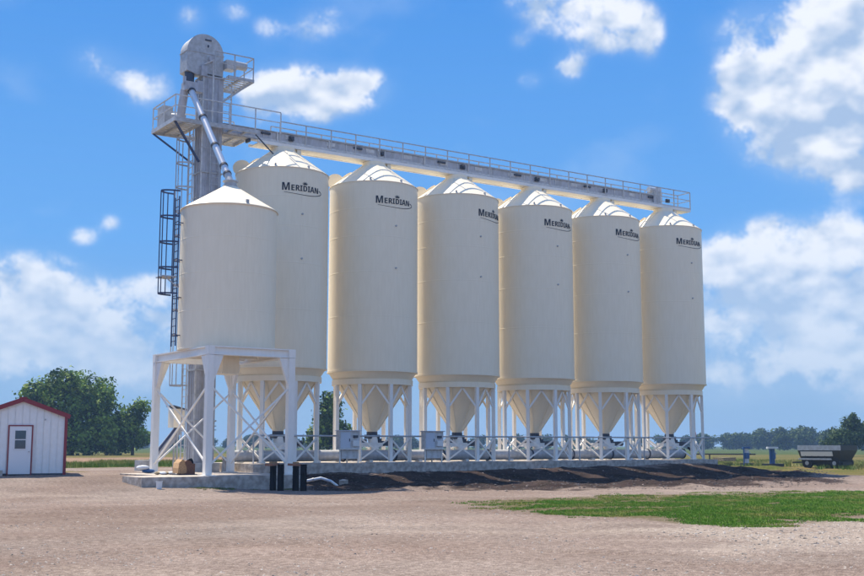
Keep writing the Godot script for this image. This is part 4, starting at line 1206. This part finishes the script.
# ------------------------------------------------------------------ trees
func crown_mesh(blobs: Array, count: int, size: float, seed_: int, c0: Vector3, c1: Vector3) -> ArrayMesh:
	var rng := RandomNumberGenerator.new(); rng.seed = seed_
	var cn := FastNoiseLite.new(); cn.seed = seed_; cn.frequency = 0.35; cn.fractal_octaves = 3
	var b := MB.new()
	var tot := 0.0
	for q in blobs: tot += pow(q[1].x * q[1].y * q[1].z, 0.667)
	for q in blobs:
		var k := int(count * pow(q[1].x * q[1].y * q[1].z, 0.667) / tot)
		for i in k:
			var d := Vector3(rng.randfn(), rng.randfn(), rng.randfn()).normalized()
			var lump := 1.0 + 0.55 * cn.get_noise_3d(d.x * 4.5 + q[0].x, d.y * 4.5 + q[0].y, d.z * 4.5 + q[0].z)
			var r := pow(rng.randf(), 0.45) * lump
			var p: Vector3 = q[0] + d * r * q[1]
			if cn.get_noise_3d(p.x * 2.2, p.y * 2.2, p.z * 2.2) < -0.22: continue
			var nn := (d * 0.8 + Vector3(rng.randfn(), rng.randfn() + 0.5, rng.randfn()) * 0.6).normalized()
			var t := nn.cross(Vector3(rng.randfn(), rng.randfn(), rng.randfn())).normalized()
			var s := size * rng.randf_range(0.5, 1.25)
			var u := t * s; var w := nn.cross(t) * s * 0.62
			var f := clampf(0.42 + 1.1 * cn.get_noise_3d(p.x, p.y, p.z) + rng.randf_range(-0.35, 0.35), 0, 1)
			var c := c0.lerp(c1, f)
			b.col = Color(c.x, c.y, c.z)
			var a0 := b.vert(p - u, nn); var a1 := b.vert(p + w - u * 0.1, nn); var a2 := b.vert(p + u, nn); var a3 := b.vert(p - w + u * 0.1, nn)
			b.face(a0, a1, a2); b.face(a0, a2, a3)
	return b.mesh()

func limbs_mesh(h: float, r: float, blobs: Array) -> MB:
	var b := MB.new()
	b.cyl(Vector3(0, -0.3, 0), Vector3(0.1 * r, h * 0.45, 0), r, r * 0.75, 10)
	b.cyl(Vector3(0.1 * r, h * 0.45, 0), Vector3(-0.2 * r, h * 0.85, 0.1), r * 0.75, r * 0.25, 8)
	for q in blobs:
		var s := Vector3(0, h * 0.38, 0)
		var m: Vector3 = s.lerp(q[0], 0.5) + Vector3(0, 0.06 * h, 0)
		b.cyl(s, m, r * 0.42, r * 0.28, 7, false); b.cyl(m, q[0], r * 0.28, r * 0.08, 7, false)
	return b

func tree(called: String, label: String, group: String, pos: Vector3, h: float, r: float, blobs: Array, count: int, size: float, seed_: int, c0: Vector3, c1: Vector3) -> Node3D:
	var t := thing(called, label, "tree", pos, group)
	part(t, "trunk", limbs_mesh(h, r, blobs), M.bark)
	part(t, "crown", crown_mesh(blobs, count, size, seed_, c0, c1), M.leaf)
	return t

func at_view(across: float, away: float) -> Vector3:
	var x := -25.43 + across * 0.826 + away * 0.5636; var z := 50.44 + across * 0.5636 - away * 0.826
	return Vector3(x, land(x, z), z)

func make_trees() -> void:
	var g0 := Vector3(0.03, 0.065, 0.016); var g1 := Vector3(0.27, 0.38, 0.07)
	# positions below are metres across and away along the yard's diagonal
	tree("broadleaf_tree", "big dense broadleaf tree in the field behind the white shed", "", at_view(-46.5, 150), 11.5, 0.45, [
		[Vector3(0, 5.2, 0), Vector3(5.2, 4.2, 4.6)], [Vector3(-4.6, 7.6, 0.5), Vector3(2.6, 2.0, 2.6)], [Vector3(-1.0, 9.0, 0), Vector3(3.4, 2.3, 3.0)],
		[Vector3(3.4, 7.8, -1), Vector3(3.0, 2.4, 3.0)], [Vector3(4.6, 4.0, 1), Vector3(3.2, 3.0, 3.2)], [Vector3(-4.4, 3.6, 1), Vector3(3.4, 3.0, 3.0)], [Vector3(1.5, 2.2, 2), Vector3(4.8, 2.2, 3.0)], [Vector3(-3.0, 1.6, 2), Vector3(3.4, 1.7, 2.4)], [Vector3(4.6, 1.5, 1.5), Vector3(3.4, 1.5, 2.2)]],
		30000, 0.27, 101, g0, g1)
	tree("broadleaf_tree", "smaller loose tree beside the big tree behind the shed", "", at_view(-38.8, 151), 8.0, 0.22, [
		[Vector3(0, 4.6, 0), Vector3(1.7, 2.0, 1.7)], [Vector3(0.9, 6.3, 0), Vector3(1.4, 1.1, 1.2)], [Vector3(-0.6, 2.4, 0), Vector3(1.9, 1.6, 1.7)], [Vector3(1.2, 2.2, 0.4), Vector3(1.4, 1.3, 1.2)]],
		4200, 0.24, 102, g0, g1)
	tree("broadleaf_tree", "dark tree seen between the legs of the first two bins", "", at_view(-13.4, 150), 8.4, 0.28, [
		[Vector3(0, 4.4, 0), Vector3(2.1, 2.6, 2.0)], [Vector3(0.5, 6.8, 0), Vector3(1.6, 1.4, 1.5)], [Vector3(-1.2, 2.2, 0), Vector3(2.0, 1.8, 1.8)], [Vector3(1.6, 2.6, 0.4), Vector3(1.8, 1.7, 1.6)]],
		8000, 0.24, 103, g0 * 0.8, g1 * 0.8)
	tree("feathery_tree", "feathery dark tree behind the hopper wagon and white tank", "", at_view(56.5, 158), 6.0, 0.2, [
		[Vector3(0, 2.6, 0), Vector3(3.6, 1.7, 2.4)], [Vector3(0.6, 4.4, 0), Vector3(1.6, 1.2, 1.5)], [Vector3(-2.8, 1.9, 0), Vector3(2.2, 1.3, 1.8)], [Vector3(3.4, 3.2, 0), Vector3(2.2, 1.5, 1.8)], [Vector3(1.2, 5.2, 0), Vector3(0.6, 0.8, 0.6)]],
		9000, 0.2, 104, g0 * 0.9, Vector3(0.075, 0.11, 0.04))
	# the far tree line: a few kinds, each copied along the field's end
	var kinds := []
	var rng := RandomNumberGenerator.new(); rng.seed = 19
	for k in 4:
		var bl := []
		for i in 5 + k:
			bl.append([Vector3(rng.randf_range(-3.0, 3.0), rng.randf_range(2.4, 6.2), rng.randf_range(-2, 2)), Vector3(rng.randf_range(1.8, 3.0), rng.randf_range(1.5, 2.4), rng.randf_range(1.6, 2.6))])
		bl.append([Vector3(0, 2.2, 0), Vector3(4.2, 2.2, 3.0)])
		kinds.append([crown_mesh(bl, 2600, 0.5, 200 + k, g0 * 0.6, g1 * 0.37), limbs_mesh(7.0, 0.3, bl).mesh()])
	var labels := ["round-topped tree in the hazy tree line across the fields", "broad low tree in the hazy tree line across the fields", "lumpy tree in the hazy tree line across the fields", "tall bushy tree in the hazy tree line across the fields"]
	var spots := []
	var a := -175.0
	while a < 190.0:
		spots.append([a, 440.0 + rng.randf_range(-25, 25), rng.randf_range(0.5, 0.75) if a < 85.0 else rng.randf_range(0.62, 0.88)])
		a += rng.randf_range(4.5, 7.5) if a < 85.0 else rng.randf_range(3.4, 5.0)
	# the taller groups at the end of the row
	for s in [[107.0, 420, 0.72], [109.5, 425, 0.78], [112.0, 430, 0.74], [114.5, 428, 0.79], [117.0, 432, 0.76], [112, 400, 0.95], [117, 405, 1.12], [121, 400, 1.2], [127, 402, 1.25], [131.5, 404, 1.2], [135, 400, 0.85], [141, 410, 0.72], [146, 405, 0.85], [151, 402, 0.9], [155, 405, 0.8], [113, 330, 0.9], [118, 335, 1.0], [108, 340, 0.75], [123, 330, 0.9], [104, 345, 0.7]]: spots.append(s)
	for i in spots.size():
		var s: Array = spots[i]
		var k := rng.randi_range(0, 3)
		var t := thing("far_tree", labels[k], "tree", at_view(s[0], s[1]), "trees of the far tree line")
		t.rotation.y = rng.randf() * TAU
		var sc: float = s[2] * (0.85 if s[2] > 0.8 else 1.0)
		for m in [["crown", kinds[k][0], M.leaf], ["trunk", kinds[k][1], M.bark]]:
			var o := part(t, m[0], m[1], m[2])
			o.scale = Vector3(sc * rng.randf_range(0.95, 1.3), sc, sc)

# ------------------------------------------------------------------
func _ready() -> void:
	var cam := Camera3D.new()
	cam.name = "camera"
	cam.fov = 28.0; cam.near = 0.1; cam.far = 4000.0
	add_child(cam)
	var C := Vector3(-25.43, 1.75, 50.44)
	var F := Vector3(0.5634, 0.0, -0.8262) * cos(0.1355) + Vector3.UP * sin(0.1355)
	cam.look_at_from_position(C, C + F, Vector3.UP)
	cam.current = true
	var we := WorldEnvironment.new()
	we.name = "world_environment"
	var env := Environment.new()
	env.background_mode = Environment.BG_SKY
	env.sky = make_sky()
	env.tonemap_mode = Environment.TONE_MAPPER_LINEAR
	env.tonemap_exposure = 1.72
	env.background_energy_multiplier = 0.66
	env.sdfgi_enabled = true; env.ssao_enabled = true; env.ssil_enabled = true
	env.fog_enabled = true
	env.fog_density = 0.0005
	env.fog_light_color = Color(0.6, 0.76, 0.95)
	we.environment = env
	add_child(we)
	var sun := DirectionalLight3D.new()
	sun.name = "sun"
	sun.light_energy = 1.6
	sun.light_color = Color(1.0, 0.95, 0.86)
	sun.light_angular_distance = 0.55
	sun.shadow_enabled = true
	add_child(sun)
	sun.look_at_from_position(Vector3.ZERO, Vector3(0.07, -1.0, 0.61), Vector3.FORWARD)

	make_materials()
	make_ground()
	make_slabs()
	make_bins()
	make_small_bin()
	make_elevator()
	make_catwalk()
	make_slab_gear()
	make_shed()
	make_trees()
	make_right_side()
	make_clutter()
	make_scatter()
